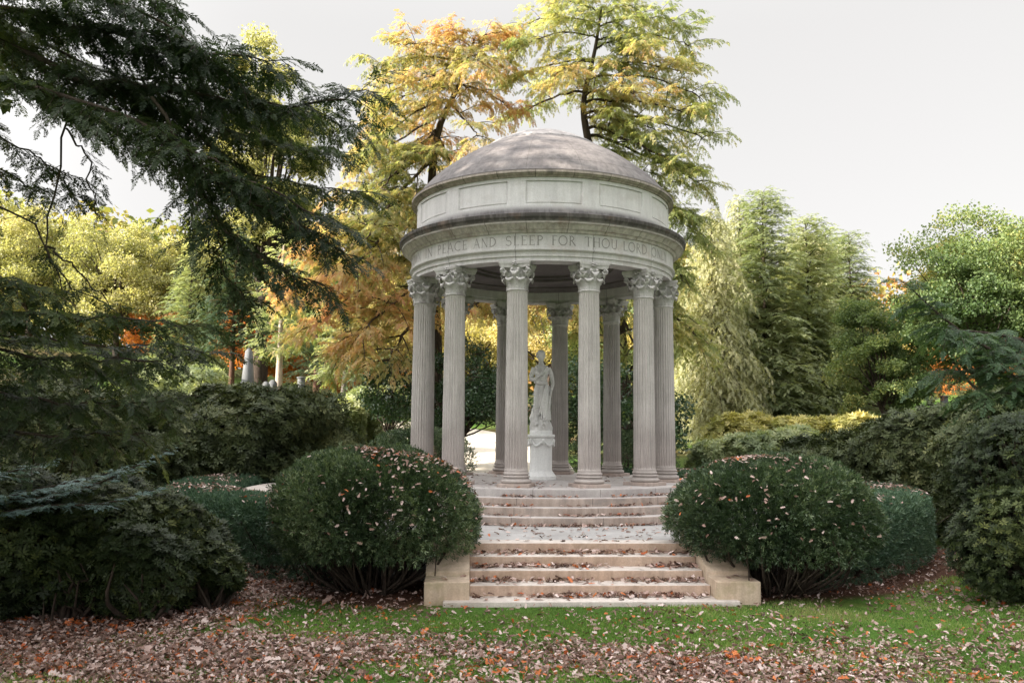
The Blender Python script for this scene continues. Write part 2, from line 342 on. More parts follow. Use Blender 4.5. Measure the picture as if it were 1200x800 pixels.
#PART2
# ================================================================== ROTUNDA
ROT = thing('domed_rotunda', 'round grey limestone temple with ring of fluted columns under a low dome', 'rotunda', (0, 0, 0))
def ring_step(name, r, z0, z1, mat):
    b = 0.012
    return lathe_mb([(r-0.6, z0+.01), (r, z0), (r, z1-b), (r-b*.3, z1-b*.3), (r-b, z1), (0.001, z1)], 160).build(name, mat, ROT, smooth=35)
ring_step('platform', 3.13, -0.20, -0.06, 'platform')
for i, r in enumerate((3.42, 3.70, 3.98)):
    z1 = -0.06-0.1295*(i+1)
    lathe_mb([(r, z1-0.18), (r, z1-0.012), (r-0.004, z1-0.004), (r-0.012, z1), (r-0.5, z1)], 160).build('step', 'tread', ROT, smooth=35, top='platform')  # lighter tread tops: sky reflection painted as a second stone colour

def column_meshes():
    base = MB()
    t = np.linspace(-pi/2, pi/2, 9)
    prof = [(0.24, 0.004)]+[(0.232+0.036*cos(a), 0.040+0.036*sin(a)) for a in t]+[(0.232, 0.082)]
    prof += [(0.218, 0.094), (0.222, 0.108), (0.238, 0.112)]+[(0.236+0.010*cos(a), 0.121+0.009*sin(a)) for a in t]+[(0.222, 0.136), (0.212, 0.148)]
    prof += [(0.212+0.018*cos(a), 0.172+0.021*sin(a)) for a in t]+[(0.208, 0.195), (0.208, 0.212), (0.203, 0.220)]
    base.add(*lathe(prof, 64))
    plinth = MB().box(-.285, .285, -.285, .285, -0.075, 0.003)
    def flute(r, th, z):
        f = np.mod(th*24/(2*pi), 1.0)
        d = 0.024*np.sqrt(np.clip(1-((f-.5)/.37)**2, 0, 1))
        e = np.clip((z-0.245)/0.05, 0, 1)*np.clip((3.37-z)/0.05, 0, 1)
        return r-d*np.sqrt(e)*(0.8+.2*r/.2)
    zs = [0.215, 0.235, 0.246, 0.255, 0.27, 0.297, 0.9, 1.5, 2.1, 2.7, 3.318, 3.345, 3.36, 3.369, 3.385, 3.40]
    def rad(z): 
        u = (z-.215)/(3.4-.215); return 0.2015-0.019*u**1.7
    sh = [(rad(z)+(0.006 if z < .24 else 0)+(0.004 if z > 3.39 else 0), z) for z in zs]
    shaft = MB().add(*lathe(sh, 24*12, rfun=flute))
    cap = MB()
    c0 = 3.40
    pr = [(0.18, c0-.005)]+[(0.187+0.017*cos(a), c0+0.012+0.016*sin(a)) for a in t]+[(0.178, c0+.03), (0.175, c0+.2), (0.185, c0+.33), (0.215, c0+.40), (0.215, c0+.415)]
    cap.add(*lathe(pr, 48))
    def leaf(az, h, w, rb, out, tilt=0):
        k = h/0.2
        curve = np.array([(rb, 0), (rb+.004, .05*k), (rb+.010, .10*k), (rb+.022, .145*k), (rb+.045*out, .182*k), (rb+.075*out, .197*k), (rb+.098*out, .185*k), (rb+.100*out, .165*k), (rb+.088*out, .15*k)])
        cv = bez(np.c_[curve, np.zeros(len(curve))], 22)[:, :2]
        u = np.linspace(0, 1, 22)
        wid = w*(0.85+.25*np.sin(u*pi*.9))*(1-.75*np.clip((u-.62)/.38, 0, 1)**1.6)*(1+.16*np.sign(np.sin(u*30))*(u < .85))
        tn = np.gradient(cv, axis=0); tn /= np.linalg.norm(tn, axis=1)[:, None]; nr = np.stack([tn[:, 1], -tn[:, 0]], 1)
        ph = np.arange(10)*2*pi/10
        rows = []
        for i in range(22):
            for p in ph:
                s = wid[i]*cos(p); th = 0.011*sin(p)+0.010*cos(3*p)*.5-0.022*(s/(w+1e-6))**2*(1 if u[i] < .7 else .3)
                r_, z_ = cv[i]+nr[i]*th
                rows.append((s, -r_, z_))
        V = np.array(rows); n = 10
        i, j = np.meshgrid(np.arange(21), np.arange(n), indexing='ij'); j2 = (j+1) % n
        F = np.stack([i*n+j, (i+1)*n+j, (i+1)*n+j2, i*n+j2], -1).reshape(-1, 4)
        ca, sa = cos(az), sin(az)
        V = np.c_[V[:, 0]*ca-V[:, 1]*sa, V[:, 0]*sa+V[:, 1]*ca, V[:, 2]+c0+.028]
        cap.add(V, F)
    for k in range(8): leaf(k*pi/4+pi/8, 0.175, 0.068, 0.180, .95)
    for k in range(8): leaf(k*pi/4, 0.295, 0.062, 0.178, 1.15)
    def scroll(az, pts_end, rr, spin, r0):
        # stalk rising from behind the leaves, then a spiral
        rs, zs_ = pts_end
        P = [(0.185, .16), (0.195, .24), (0.5*(0.2+rs), .325), (rs, zs_+rr)]
        A = bez(np.c_[np.array(P), np.zeros(4)], 14)[:, :2]
        a = np.linspace(pi/2, pi/2-2*pi*1.6, 30); q = np.linspace(1, .12, 30)*rr
        Bp = np.c_[rs+q*np.cos(a), zs_+q*np.sin(a)]
        C_ = np.vstack([A[:-1], Bp]); 
        P3 = np.c_[np.zeros(len(C_)), -C_[:, 0], C_[:, 1]+c0]
        rad_ = np.concatenate([np.linspace(.012, r0, 13), np.linspace(r0, r0*.7, 30)])
        V, F = tube(P3, rad_, 7)
        V[:, 0] *= 1.9
        ca, sa = cos(az+spin), sin(az+spin)
        cap.add(np.c_[V[:, 0]*ca-V[:, 1]*sa, V[:, 0]*sa+V[:, 1]*ca, V[:, 2]], F)
    for k in range(4): scroll(pi/4+k*pi/2, (0.315, .345), .048, 0, .017)
    for k in range(4):
        for s in (-1, 1): scroll(k*pi/2, (0.232, .355), .030, s*.24, .012)
    # concave abacus with blunt horns
    loop = []
    h = 0.285
    for k in range(4):
        a = k*pi/2
        for s in np.linspace(-1, 1, 11):
            x = s*(h-.02); y = -(h-0.075*(1-s*s)**1.0)
            loop.append((x*cos(a)-y*sin(a), x*sin(a)+y*cos(a)))
    loop = np.array(loop); n = len(loop)
    lv = [(0.93, .402), (0.97, .432), (0.97, .452), (1.0, .457), (1.03, .475), (1.03, .520)]
    V = np.concatenate([np.c_[loop*s, np.full(n, c0+z)] for s, z in lv])
    i, j = np.meshgrid(np.arange(len(lv)-1), np.arange(n), indexing='ij'); j2 = (j+1) % n
    cap.add(V, np.stack([i*n+j, i*n+j2, (i+1)*n+j2, (i+1)*n+j], -1).reshape(-1, 4))
    cap.F.append(np.array([list(range(cap.n-n, cap.n))])); cap.F.append(np.array([list(range(cap.n-len(lv)*n+n-1, cap.n-len(lv)*n-1, -1))]))
    for k in range(4):           # flower in the middle of each side
        a = k*pi/2
        V, F = lathe([(0.001, -.02), (.022, -.014), (.03, 0), (.022, .014), (.001, .02)], 10)
        for q in range(5):
            p = q*2*pi/5; off = np.array([.030*cos(p), -.232, c0+.47+.030*sin(p)])
            W = V*.95+off; cap.add(np.c_[W[:, 0]*cos(a)-W[:, 1]*sin(a), W[:, 0]*sin(a)+W[:, 1]*cos(a), W[:, 2]], F)
        W = V*np.array([.7, 1.4, .7])+np.array([0, -.238, c0+.47]); cap.add(np.c_[W[:, 0]*cos(a)-W[:, 1]*sin(a), W[:, 0]*sin(a)+W[:, 1]*cos(a), W[:, 2]], F)
    return base, plinth, shaft, cap
cb, cp, cs, cc = column_meshes()
col0 = cs.build('column', 'column', ROT, smooth=50)
kids0 = [cb.build('base', 'column', col0, smooth=40), cp.build('plinth', 'plinth', col0, bevel=.006), cc.build('capital', 'capital', col0, smooth=45)]
for i in range(12):
    a = radians(15+30*i)
    if i == 0: c = col0
    else:
        c = col0.copy(); COL.objects.link(c); c.parent = ROT
        for k in kids0:
            q = k.copy(); COL.objects.link(q); q.parent = c
    c.location = (R*sin(a), -R*cos(a), 0); c.rotation_euler.z = a

lathe_mb([(2.30, 4.30), (2.30, 3.99), (2.325, 3.985), (2.325, 3.925), (2.66, 3.925), (2.66, 4.0), (2.667, 4.003), (2.685, 4.006), (2.685, 4.085), (2.695, 4.09), (2.735, 4.112), (2.738, 4.132), (2.70, 4.142)], 192).build('architrave', 'frieze', ROT, smooth=30)
FR = lathe_mb([(2.70, 4.138), (2.70, 4.426)], 192).build('frieze', 'frieze', ROT, smooth=30)
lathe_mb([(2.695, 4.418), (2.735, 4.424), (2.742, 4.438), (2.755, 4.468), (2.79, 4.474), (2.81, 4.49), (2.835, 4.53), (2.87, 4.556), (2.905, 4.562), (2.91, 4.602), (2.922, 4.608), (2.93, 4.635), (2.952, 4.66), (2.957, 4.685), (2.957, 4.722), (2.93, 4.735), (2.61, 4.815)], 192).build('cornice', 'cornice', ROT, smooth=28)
# drum with twelve sunk panels
def drum():
    mb = MB(); n = 720
    r0, dep = 2.618, 0.026
    z_ = [4.80, 4.93, 4.980, 4.983, 5.002, 5.006, 5.376, 5.380, 5.399, 5.402, 5.47]
    th = np.arange(n)*2*pi/n
    a = np.degrees(th)+90.0     # azimuth measured from -y
    am = np.abs(np.mod(a+15, 30)-15)
    q1 = (am <= 11.01)*1.0; q2 = (am <= 10.51)*1.0
    lvl = [0, 0, 0, 1, 1, 2, 2, 1, 1, 0, 0]
    rows = []
    for z, l in zip(z_, lvl):
        rr = np.full(n, r0)
        if l == 1: rr = r0-dep*q1
        if l == 2: rr = r0-dep*q1+dep*.55*q2
        if z < 4.94: rr = rr+0.02*(z < 4.9)
        rows.append(np.c_[rr*np.cos(th), rr*np.sin(th), np.full(n, z)])
    i, j = np.meshgrid(np.arange(len(z_)-1), np.arange(n), indexing='ij'); j2 = (j+1) % n
    mb.add(np.concatenate(rows), np.stack([i*n+j, i*n+j2, (i+1)*n+j2, (i+1)*n+j], -1).reshape(-1, 4))
    return mb
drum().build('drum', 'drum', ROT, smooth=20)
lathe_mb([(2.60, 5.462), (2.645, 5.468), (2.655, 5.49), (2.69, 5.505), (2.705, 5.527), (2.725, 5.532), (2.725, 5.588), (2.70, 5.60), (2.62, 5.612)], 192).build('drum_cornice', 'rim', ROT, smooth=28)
dp = bez([(2.67, 5.602, 0), (2.55, 5.76, 0), (2.26, 6.07, 0), (1.70, 6.49, 0), (1.26, 6.74, 0)], 24)[:, :2]
lathe_mb([tuple(q) for q in dp]+[(1.24, 6.755)], 160).build('dome', 'dome', ROT, smooth=40)
cpf = bez([(1.255, 6.738, 0), (1.22, 6.79, 0), (1.0, 6.92, 0), (.70, 7.06, 0), (.40, 7.165, 0), (.16, 7.21, 0), (0.002, 7.22, 0)], 24)[:, :2]
lathe_mb([tuple(q) for q in cpf], 128).build('dome_cap', 'cap', ROT, smooth=60)
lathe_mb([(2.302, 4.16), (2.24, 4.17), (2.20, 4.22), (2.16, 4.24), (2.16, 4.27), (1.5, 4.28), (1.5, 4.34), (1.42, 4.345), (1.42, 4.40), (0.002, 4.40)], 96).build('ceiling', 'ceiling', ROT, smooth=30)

# carved inscription: serif capitals from thick and thin strokes laid on the frieze
def glyphs():
    T, t = 0.105, 0.055
    def arc(cx, cy, rx, ry, a0, a1, n=14): return [(cx+rx*cos(radians(a)), cy+ry*sin(radians(a))) for a in np.linspace(a0, a1, n)]
    G = {}
    def serif(x, y, w=.13): return ([(x-w, y), (x+w, y)], .035)
    def st(x): return [([(x, 0), (x, 1)], T), serif(x, .018), serif(x, .982)]
    G['I'] = (.34, st(.17))
    G['N'] = (.86, [([(.15, 0), (.15, 1)], t), ([(.12, 1), (.74, .0)], T), ([(.74, 0), (.74, 1)], t), serif(.15, .018), serif(.74, .982)])
    G['P'] = (.62, st(.15)+[(arc(.2, .74, .34, .24, 90, -90), .085)])
    G['E'] = (.60, st(.15)+[([(.15, .975), (.54, .975)], t), ([(.15, .52), (.46, .52)], t), ([(.15, .025), (.56, .025)], t), ([(.54, .86), (.54, .99)], .04), ([(.56, .0), (.56, .15)], .04)])
    G['A'] = (.86, [([(.08, 0), (.43, 1)], t), ([(.43, 1), (.78, 0)], T), ([(.2, .36), (.66, .36)], t), serif(.08, .018, .1), serif(.78, .018, .1)])
    G['C'] = (.84, [(arc(.47, .5, .40, .48, 48, 312, 22), .09)])
    G['D'] = (.86, st(.15)+[(arc(.22, .5, .56, .475, 90, -90, 20), .10)])
    G['S'] = (.60, [(arc(.30, .75, .21, .23, 25, 268, 16)+arc(.30, .27, .23, .25, 88, -155, 16), .085)])
    G['L'] = (.58, st(.15)+[([(.15, .025), (.54, .025)], t), ([(.54, 0), (.54, .15)], .04)])
    G['F'] = (.58, st(.15)+[([(.15, .975), (.54, .975)], t), ([(.15, .52), (.46, .52)], t), ([(.54, .86), (.54, .99)], .04)])
    G['O'] = (.96, [(arc(.48, .5, .42, .48, 0, 360, 30), .09)])
    G['R'] = (.74, st(.15)+[(arc(.2, .75, .32, .23, 90, -90), .085), ([(.30, .52), (.70, 0)], T)])
    G['T'] = (.72, st(.36)[:2]+[([(.03, .975), (.69, .975)], t), ([(.04, .85), (.04, .99)], .04), ([(.68, .85), (.68, .99)], .04)])
    G['H'] = (.86, st(.15)+st(.72)+[([(.15, .52), (.72, .52)], t)])
    G['U'] = (.82, [([(.15, 1), (.15, .33)]+arc(.42, .33, .27, .31, 180, 360, 12)+[(.69, .33), (.69, 1)], .08), serif(.15, .982), serif(.69, .982)])
    G['Y'] = (.78, [([(.05, 1), (.39, .5)], T), ([(.73, 1), (.39, .5)], t), ([(.39, .5), (.39, 0)], T), serif(.39, .018)])
    G['W'] = (1.1, [([(.05, 1), (.30, 0)], T), ([(.30, 0), (.55, .95)], t), ([(.55, .95), (.80, 0)], T), ([(.80, 0), (1.05, 1)], t)])
    return G
def inscription():
    G = glyphs(); H = 0.176; z0 = 4.196; off = 0
    for word, a0, a1 in (('DOWN', -81.5, -65.5), ('IN', -60.9, -55.2), ('PEACE', -51.6, -35.2), ('AND', -32.4, -22.6), ('SLEEP', -18.9, -4.4), ('FOR', -1.3, 8.0), ('THOU', 11.6, 25.6), ('LORD', 28.2, 41.6), ('ONLY', 44.6, 58.5)):
        mb = MB(); Ws = [G[c][0] for c in word]; tot = sum(Ws)+.12*(len(word)-1); u = 0.0
        for c, w in zip(word, Ws):
            for pts, th in G[c][1]:
                off += 1
                P = np.array(pts); tn = np.gradient(P, axis=0); tn = unit(tn)*.5; nn = np.c_[-tn[:, 1], tn[:, 0]]*th
                Q = np.stack([P+nn, P-nn], 1).reshape(-1, 2)
                k = len(P)
                if k == 2:      # subdivide so that it follows the curve
                    pass
                azm = np.radians(a0+(a1-a0)*(u+Q[:, 0])/tot); rr = 2.7022+0.00035*(off % 9)
                V = np.c_[rr*np.sin(azm), -rr*np.cos(azm), z0+H*Q[:, 1]]
                mb.add(V, np.array([(2*i, 2*i+2, 2*i+3, 2*i+1) for i in range(k-1)]))
            u += w+.12
        mb.build('inscription', 'letters', FR)
inscription()

# ------------------------------------------------------------------ pedestal and statue
PED = thing('statue_pedestal', 'round white marble pedestal with carved garland, in the middle of the rotunda', 'pedestal', (0, 0, -0.057))
lathe_mb([(0.315, 0), (0.315, .07), (0.30, .085), (0.29, .10), (0.272, .125), (0.25, .15), (0.238, .175)], 64).build('base', 'marble', PED, smooth=35)
lathe_mb([(0.236, .172), (0.228, .20), (0.226, .60), (0.232, .69), (0.24, .79), (0.245, .83)], 64).build('shaft', 'marble', PED, smooth=35)
lathe_mb([(0.24, .828), (0.262, .84), (0.285, .862), (0.288, .895), (0.27, .91), (0.235, .915), (0.232, .985), (0.225, .998), (0.001, .999)], 64).build('cap', 'marble', PED, smooth=35)
g = MB()
for k in range(6):
    a0 = radians(60*k+5)
    u = np.linspace(0, 1, 17); az_ = a0+u*radians(60); dz = -0.115*np.sin(u*pi)
    rr = 0.245+0.018*np.sin(u*pi)
    g.tube(np.c_[rr*np.sin(az_), -rr*np.cos(az_), .80+dz], .014+.014*np.sin(u*pi), 8)
    g.tube([(.262*sin(a0), -.262*cos(a0), .825), (.274*sin(a0), -.274*cos(a0), .79), (.268*sin(a0), -.268*cos(a0), .74), (.245*sin(a0), -.245*cos(a0), .70)], [.02, .034, .03, .012], 8)
g.build('garland', 'marble', PED, smooth=60)

def statue():
    mb = MB(); g = np.random.default_rng(3)
    def loft(rows, n=40):
        V = []
        th = np.arange(n)*2*pi/n
        for (cx, cy, z, rx, ry, amp, k, ph) in rows:
            f = 1+amp*np.sin(k*th+ph)+amp*.5*np.sin((k*2+1)*th-ph*1.7)
            V.append(np.c_[cx+rx*f*np.cos(th), cy+ry*f*np.sin(th), np.full(n, z)])
        m = len(rows); V = np.concatenate(V)
        i, j = np.meshgrid(np.arange(m-1), np.arange(n), indexing='ij'); j2 = (j+1) % n
        mb.add(V, np.stack([i*n+j, i*n+j2, (i+1)*n+j2, (i+1)*n+j], -1).reshape(-1, 4))
        mb.F.append(np.array([list(range(mb.n-m*n+n-1, mb.n-m*n-1, -1))])); mb.F.append(np.array([list(range(mb.n-n, mb.n))]))
    # rock mound
    loft([(0, 0, 0, .235, .22, .05, 3, 0), (0, 0, .07, .225, .21, .07, 4, 1), (-.02, 0, .15, .205, .19, .08, 3, 2), (-.05, 0.02, .24, .185, .17, .08, 4, .5), (-.09, .04, .33, .13, .14, .1, 3, 1), (-.11, .05, .43, .085, .09, .1, 3, 2), (-.12, .05, .50, .04, .05, .05, 3, 0)])
    # draped body, weight on the right leg
    n = 44
    body = [(.0, 0, .12, .165, .15, .17, 9, 0), (.0, 0, .25, .155, .14, .17, 9, .3), (.0, 0, .40, .145, .13, .16, 8, .7), (.0, 0, .52, .14, .12, .14, 8, 1.2), (-.003, 0, .64, .142, .118, .11, 7, 1.7), (-.004, 0, .74, .152, .125, .06, 7, 2.1),
            (-.002, 0, .82, .150, .122, .045, 6, 2.6), (.004, 0, .90, .132, .108, .04, 6, 3.1), (.010, 0, .97, .112, .094, .035, 6, 3.6), (.010, 0, 1.05, .118, .098, .03, 6, 4), (.006, -.01, 1.13, .135, .108, .03, 5, 4.4), (.004, -.005, 1.20, .148, .098, .015, 5, 4.6), (.002, 0, 1.27, .155, .082, .0, 5, 5),
            (.0, .005, 1.315, .125, .070, 0, 5, 5), (-.002, .008, 1.345, .065, .055, 0, 5, 5), (-.004, .006, 1.385, .046, .046, 0, 5, 5), (-.006, 0, 1.44, .044, .046, 0, 5, 5)]
    loft(body, n)
    for sx in (-.062, .068):       # bust
        V, F = lathe([(0.001, -.06), (.04, -.045), (.058, -.01), (.052, .03), (.025, .055), (.001, .062)], 16); mb.add(V*[1, .9, 1]+[sx, -.075, 1.165], F)
    # head turned a little to its left, bun at the nape
    hd = [(0.001, -.098), (.035, -.09), (.052, -.065), (.064, -.03), (.073, .01), (.076, .045), (.066, .085), (.042, .112), (.001, .122)]
    V, F = lathe(hd, 24); ca, sa = cos(.35), sin(.35)
    V = V*[.92, 1.12, 1.0]; V[:, 1] -= .010*np.exp(-((V[:, 2]+.07)/.04)**2)
    extra = [((0, -.100, -.012), (.013, .020, .030)), ((0, -.092, -.050), (.022, .012, .009)), ((.032, -.082, .020), (.018, .012, .008)), ((-.032, -.082, .020), (.018, .012, .008)), ((0, .085, .01), (.045, .04, .042)), ((.066, .005, -.012), (.01, .018, .024)), ((-.066, .005, -.012), (.01, .018, .024)), ((0, -.066, -.082), (.022, .018, .014))]
    sv, sf = lathe([(max(.001, cos(q)), sin(q)) for q in np.linspace(-pi/2, pi/2, 11)], 16)
    V = V*1.18; hv = [(V, F)]+[(sv*np.array(s)+np.array(c), sf) for c, s in extra]
    hv.append((sv*[.088, .086, .080]+[0, .028, .050], sf)); hv.append((sv*[.082, .05, .035]+[0, -.035, .085], sf))
    for k in (-1, 1): hv.append((sv*[.022, .06, .05]+[.076*k, .01, .02], sf))
    for W, f in hv:
        W = np.c_[W[:, 0]*ca-W[:, 1]*sa, W[:, 0]*sa+W[:, 1]*ca, W[:, 2]]; mb.add(W+[-.008, -.010, 1.505], f)
    def limb(P, r): mb.tube(bez(P, 16), np.interp(np.linspace(0, 1, 16), np.linspace(0, 1, len(r)), r), 10)
    limb([(.145, 0, 1.275), (.195, .01, 1.17), (.225, .0, 1.03), (.232, -.03, .93), (.205, -.07, .80)], [.052, .05, .042, .04, .026])       # hanging arm
    limb([(-.145, 0, 1.275), (-.19, .0, 1.17), (-.205, -.01, 1.06), (-.17, -.10, 1.03), (-.09, -.145, 1.07)], [.052, .05, .044, .038, .026])  # bent arm
    def hand(c, d, up):
        c = np.array(c); d = unit(np.array(d, float)); s = unit(np.cross(d, np.array(up, float))); u = np.cross(s, d)
        mb.tube([c, c+d*.03, c+d*.065], [.022, .027, .022], 8)
        for q, L in zip((-.018, -.006, .007, .019), (.055, .066, .062, .048)):
            b = c+d*.055+s*q; mb.tube([b, b+d*L*.5-u*.004, b+d*L*.85-u*.022], [.009, .008, .006], 6)
        b = c+s*.022+d*.01; mb.tube([b, b+s*.018+d*.025, b+s*.016+d*.052], [.010, .009, .007], 6)
    hand((.205, -.07, .80), (-.15, -.35, -1), (0, -1, .3)); hand((-.09, -.145, 1.07), (1, -.35, .25), (0, 0, 1))
    # folds of the mantle
    def fold(P, r): limb(P, r)
    fold([(.12, -.05, 1.30), (.05, -.125, 1.20), (-.04, -.135, 1.10), (-.125, -.06, 1.01)], [.03, .028, .03, .03])
    fold([(.14, -.04, 1.27), (.085, -.125, 1.14), (.0, -.13, 1.04), (-.11, -.07, .96)], [.028, .022, .025, .03])
    fold([(-.10, -.03, 1.32), (-.06, -.11, 1.22), (-.01, -.13, 1.13)], [.022, .02, .016])
    fold([(-.13, .0, .985), (-.07, -.11, .965), (.04, -.125, .95), (.13, -.06, .96)], [.032, .036, .036, .03])
    for x0, x1, z1, rr in ((.11, -.045, .30, .032), (.125, .0, .22, .03), (.135, .055, .18, .034), (.05, -.095, .45, .026), (.14, .11, .2, .032), (.0, -.12, .62, .022)):
        fold([(x0, -.10, .93), (x0*.75+x1*.25, -.175, .75), (x0*.4+x1*.6, -.185, .50), (x1, -.185, z1)], [.018, rr*.8, rr*.8, rr*.6])
    fold([(.15, .0, .9), (.17, -.02, .7), (.155, -.03, .45), (.16, -.03, .2)], [.03, .035, .04, .05])
    limb([(-.065, -.06, .80), (-.085, -.13, .55), (-.085, -.115, .30), (-.085, -.15, .17)], [.075, .072, .055, .045])   # free leg under the cloth
    for sx in (-.085, .06): mb.tube([(sx, -.08, .125), (sx, -.16, .12), (sx*1.1, -.235, .105)], [.042, .04, .026], 8)
    o = mb.build('marble_statue', 'statue')
    md = o.modifiers.new('remesh', 'REMESH'); md.mode = 'VOXEL'; md.voxel_size = 0.0085
    md2 = o.modifiers.new('smooth', 'SMOOTH'); md2.factor = 0.5; md2.iterations = 2
    dg = bpy.context.evaluated_depsgraph_get(); me = bpy.data.meshes.new_from_object(o.evaluated_get(dg))
    o.modifiers.clear(); old = o.data; o.data = me; bpy.data.meshes.remove(old); me.name = 'marble_statue'
    me.shade_smooth(); me.materials.clear(); me.materials.append(MT['statue'])
    o.location = (0, 0, -0.057+0.9985); o.rotation_euler.z = radians(-6)
    return tag(o, 'weathered marble statue of a woman in a draped robe on the white pedestal', 'statue')
statue()

# ------------------------------------------------------------------ terrace and stairs
tmb = MB()
tmb.add(*lathe([(6.02, ZG-.3), (6.02, ZL-.012), (6.008, ZL), (3.5, ZL)], 160))
TER = tmb.build('terrace_paving', 'paving', smooth=30); tag(TER, 'round paved terrace round the rotunda, inside the clipped hedge', kind='structure')
# flagstone joints on the terrace in front of the steps
ST = thing('stone_staircase', 'short flight of sandstone steps between two low cheek walls, leading up from the lawn', 'staircase', (0, 0, 0))
HW = 1.468
def sbox(name, x0, x1, y0, y1, z0, z1, mat, b=.010): return MB().box(x0, x1, y0, y1, z0, z1).build(name, mat, ST, bevel=b, top='pale_slab')  # pale tops of the steps stand in for reflected sky
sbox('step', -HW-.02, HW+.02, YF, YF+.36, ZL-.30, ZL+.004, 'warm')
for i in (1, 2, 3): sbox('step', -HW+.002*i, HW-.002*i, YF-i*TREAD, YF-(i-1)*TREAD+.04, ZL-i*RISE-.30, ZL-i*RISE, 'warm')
sbox('base_slab', -1.775, 1.715, YF-4*TREAD-.02, YF-3*TREAD+.02, ZL-4*RISE-.2, ZL-4*RISE, 'pale_slab')
for s in (-1, 1):
    xa, xb = (-2.0, -HW) if s < 0 else (HW, 2.0)
    ck = MB(); prof = [(-7.31, ZG-.25), (-7.31, -.865), (-6.93, -.855), (-6.93, -.80), (-6.02, -.44), (-5.55, -.44), (-5.55, ZG-.25)]
    k = len(prof); V = [(xa, y, z) for y, z in prof]+[(xb, y, z) for y, z in prof]
    ck.add(V, np.array([(i, (i+1) % k, k+(i+1) % k, k+i) for i in range(k)])); ck.F.append(np.array([list(range(k-1, -1, -1))])); ck.F.append(np.array([list(range(k, 2*k))]))
    ck.build('cheek_wall', 'warm_cap', ST, bevel=.012)
# low curved bench inside the hedge, left of the rotunda
def arc_block(r0, r1, a0, a1, z0, z1, n=60):
    mb = MB(); a = np.radians(np.linspace(a0, a1, n))
    rows = [np.c_[r*np.sin(a), -r*np.cos(a), np.full(n, z)] for r, z in ((r0, z0), (r0, z1), (r1, z1), (r1, z0))]
    V = np.stack(rows, 1).reshape(-1, 3)
    F = [(4*i+k, 4*i+(k+1) % 4, 4*(i+1)+(k+1) % 4, 4*(i+1)+k) for i in range(n-1) for k in range(4)]
    mb.add(V, np.array(F)); mb.F.append(np.array([(0, 3, 2, 1)])); mb.F.append(np.array([[4*(n-1)+k for k in range(4)]])); return mb
BN = thing('curved_stone_bench', 'pale curved stone bench just inside the clipped hedge left of the rotunda', 'bench', (0, 0, 0))
arc_block(5.36, 5.86, -128, -60, -.31, -.23).build('seat', 'pale_slab', BN, bevel=.008)
arc_block(5.45, 5.80, -127, -61, ZL-.01, -.312).build('support', 'pale_slab', BN)
#PART3
# ================================================================== GROUND
def ground():
    fine = np.arange(-16, 16.01, 0.16)
    far = 16+np.cumsum(0.3*1.16**np.arange(38))
    xs = np.concatenate([-far[::-1], fine, far])
    ys = np.concatenate([-far[::-1][-26:]-6.0, np.arange(-22, 16.01, .16), far])
    X, Y = np.meshgrid(xs, ys, indexing='ij'); Z = gz(X, Y)
    n, m = X.shape
    i, j = np.meshgrid(np.arange(n-1), np.arange(m-1), indexing='ij')
    F = np.stack([i*m+j, (i+1)*m+j, (i+1)*m+j+1, i*m+j+1], -1).reshape(-1, 4)
    V = np.stack([X, Y, Z], -1).reshape(-1, 3)
    mb = MB().add(V, F, soil(V[:, 0], V[:, 1]))
    return mb
NZ = Noise3(1.1, seed=5); NZ2 = Noise3(3.5, seed=6)
def soil(x, y):
    """bare mulch under the shrubs and hedge: 1, lawn: 0"""
    p = np.stack([x, y, 0*x], -1); w = 0.18*NZ(p)+0.08*NZ2(p)
    r = np.hypot(x, y)
    s = sst(7.85, 7.5, r+w)*sst(1.95, 2.15, np.abs(x)+0*w)
    s = np.maximum(s, sst(7.85, 7.5, r+w)*sst(-7.3, -7.1, y))
    s = np.maximum(s, sst(-4.3, -4.9, x+w-0.35*(y+7.7))*sst(-9.6, -9.0, y+w)*sst(4, 2, y))
    s = np.maximum(s, sst(7.6, 8.2, x+w-.2*(y+6))*sst(-8.9, -8.4, y+w)*sst(3, 0, y))
    s = np.maximum(s, 0.9*sst(-4.5, -6, x+w)*sst(4, 2, y)*sst(-9, -8, y))
    s = np.maximum(s, np.clip(.42+.25*NZ(p*.5)+.2*NZ2(p*.4), 0, .85)*sst(7.5, 11, y))
    return np.clip(s, 0, 1)
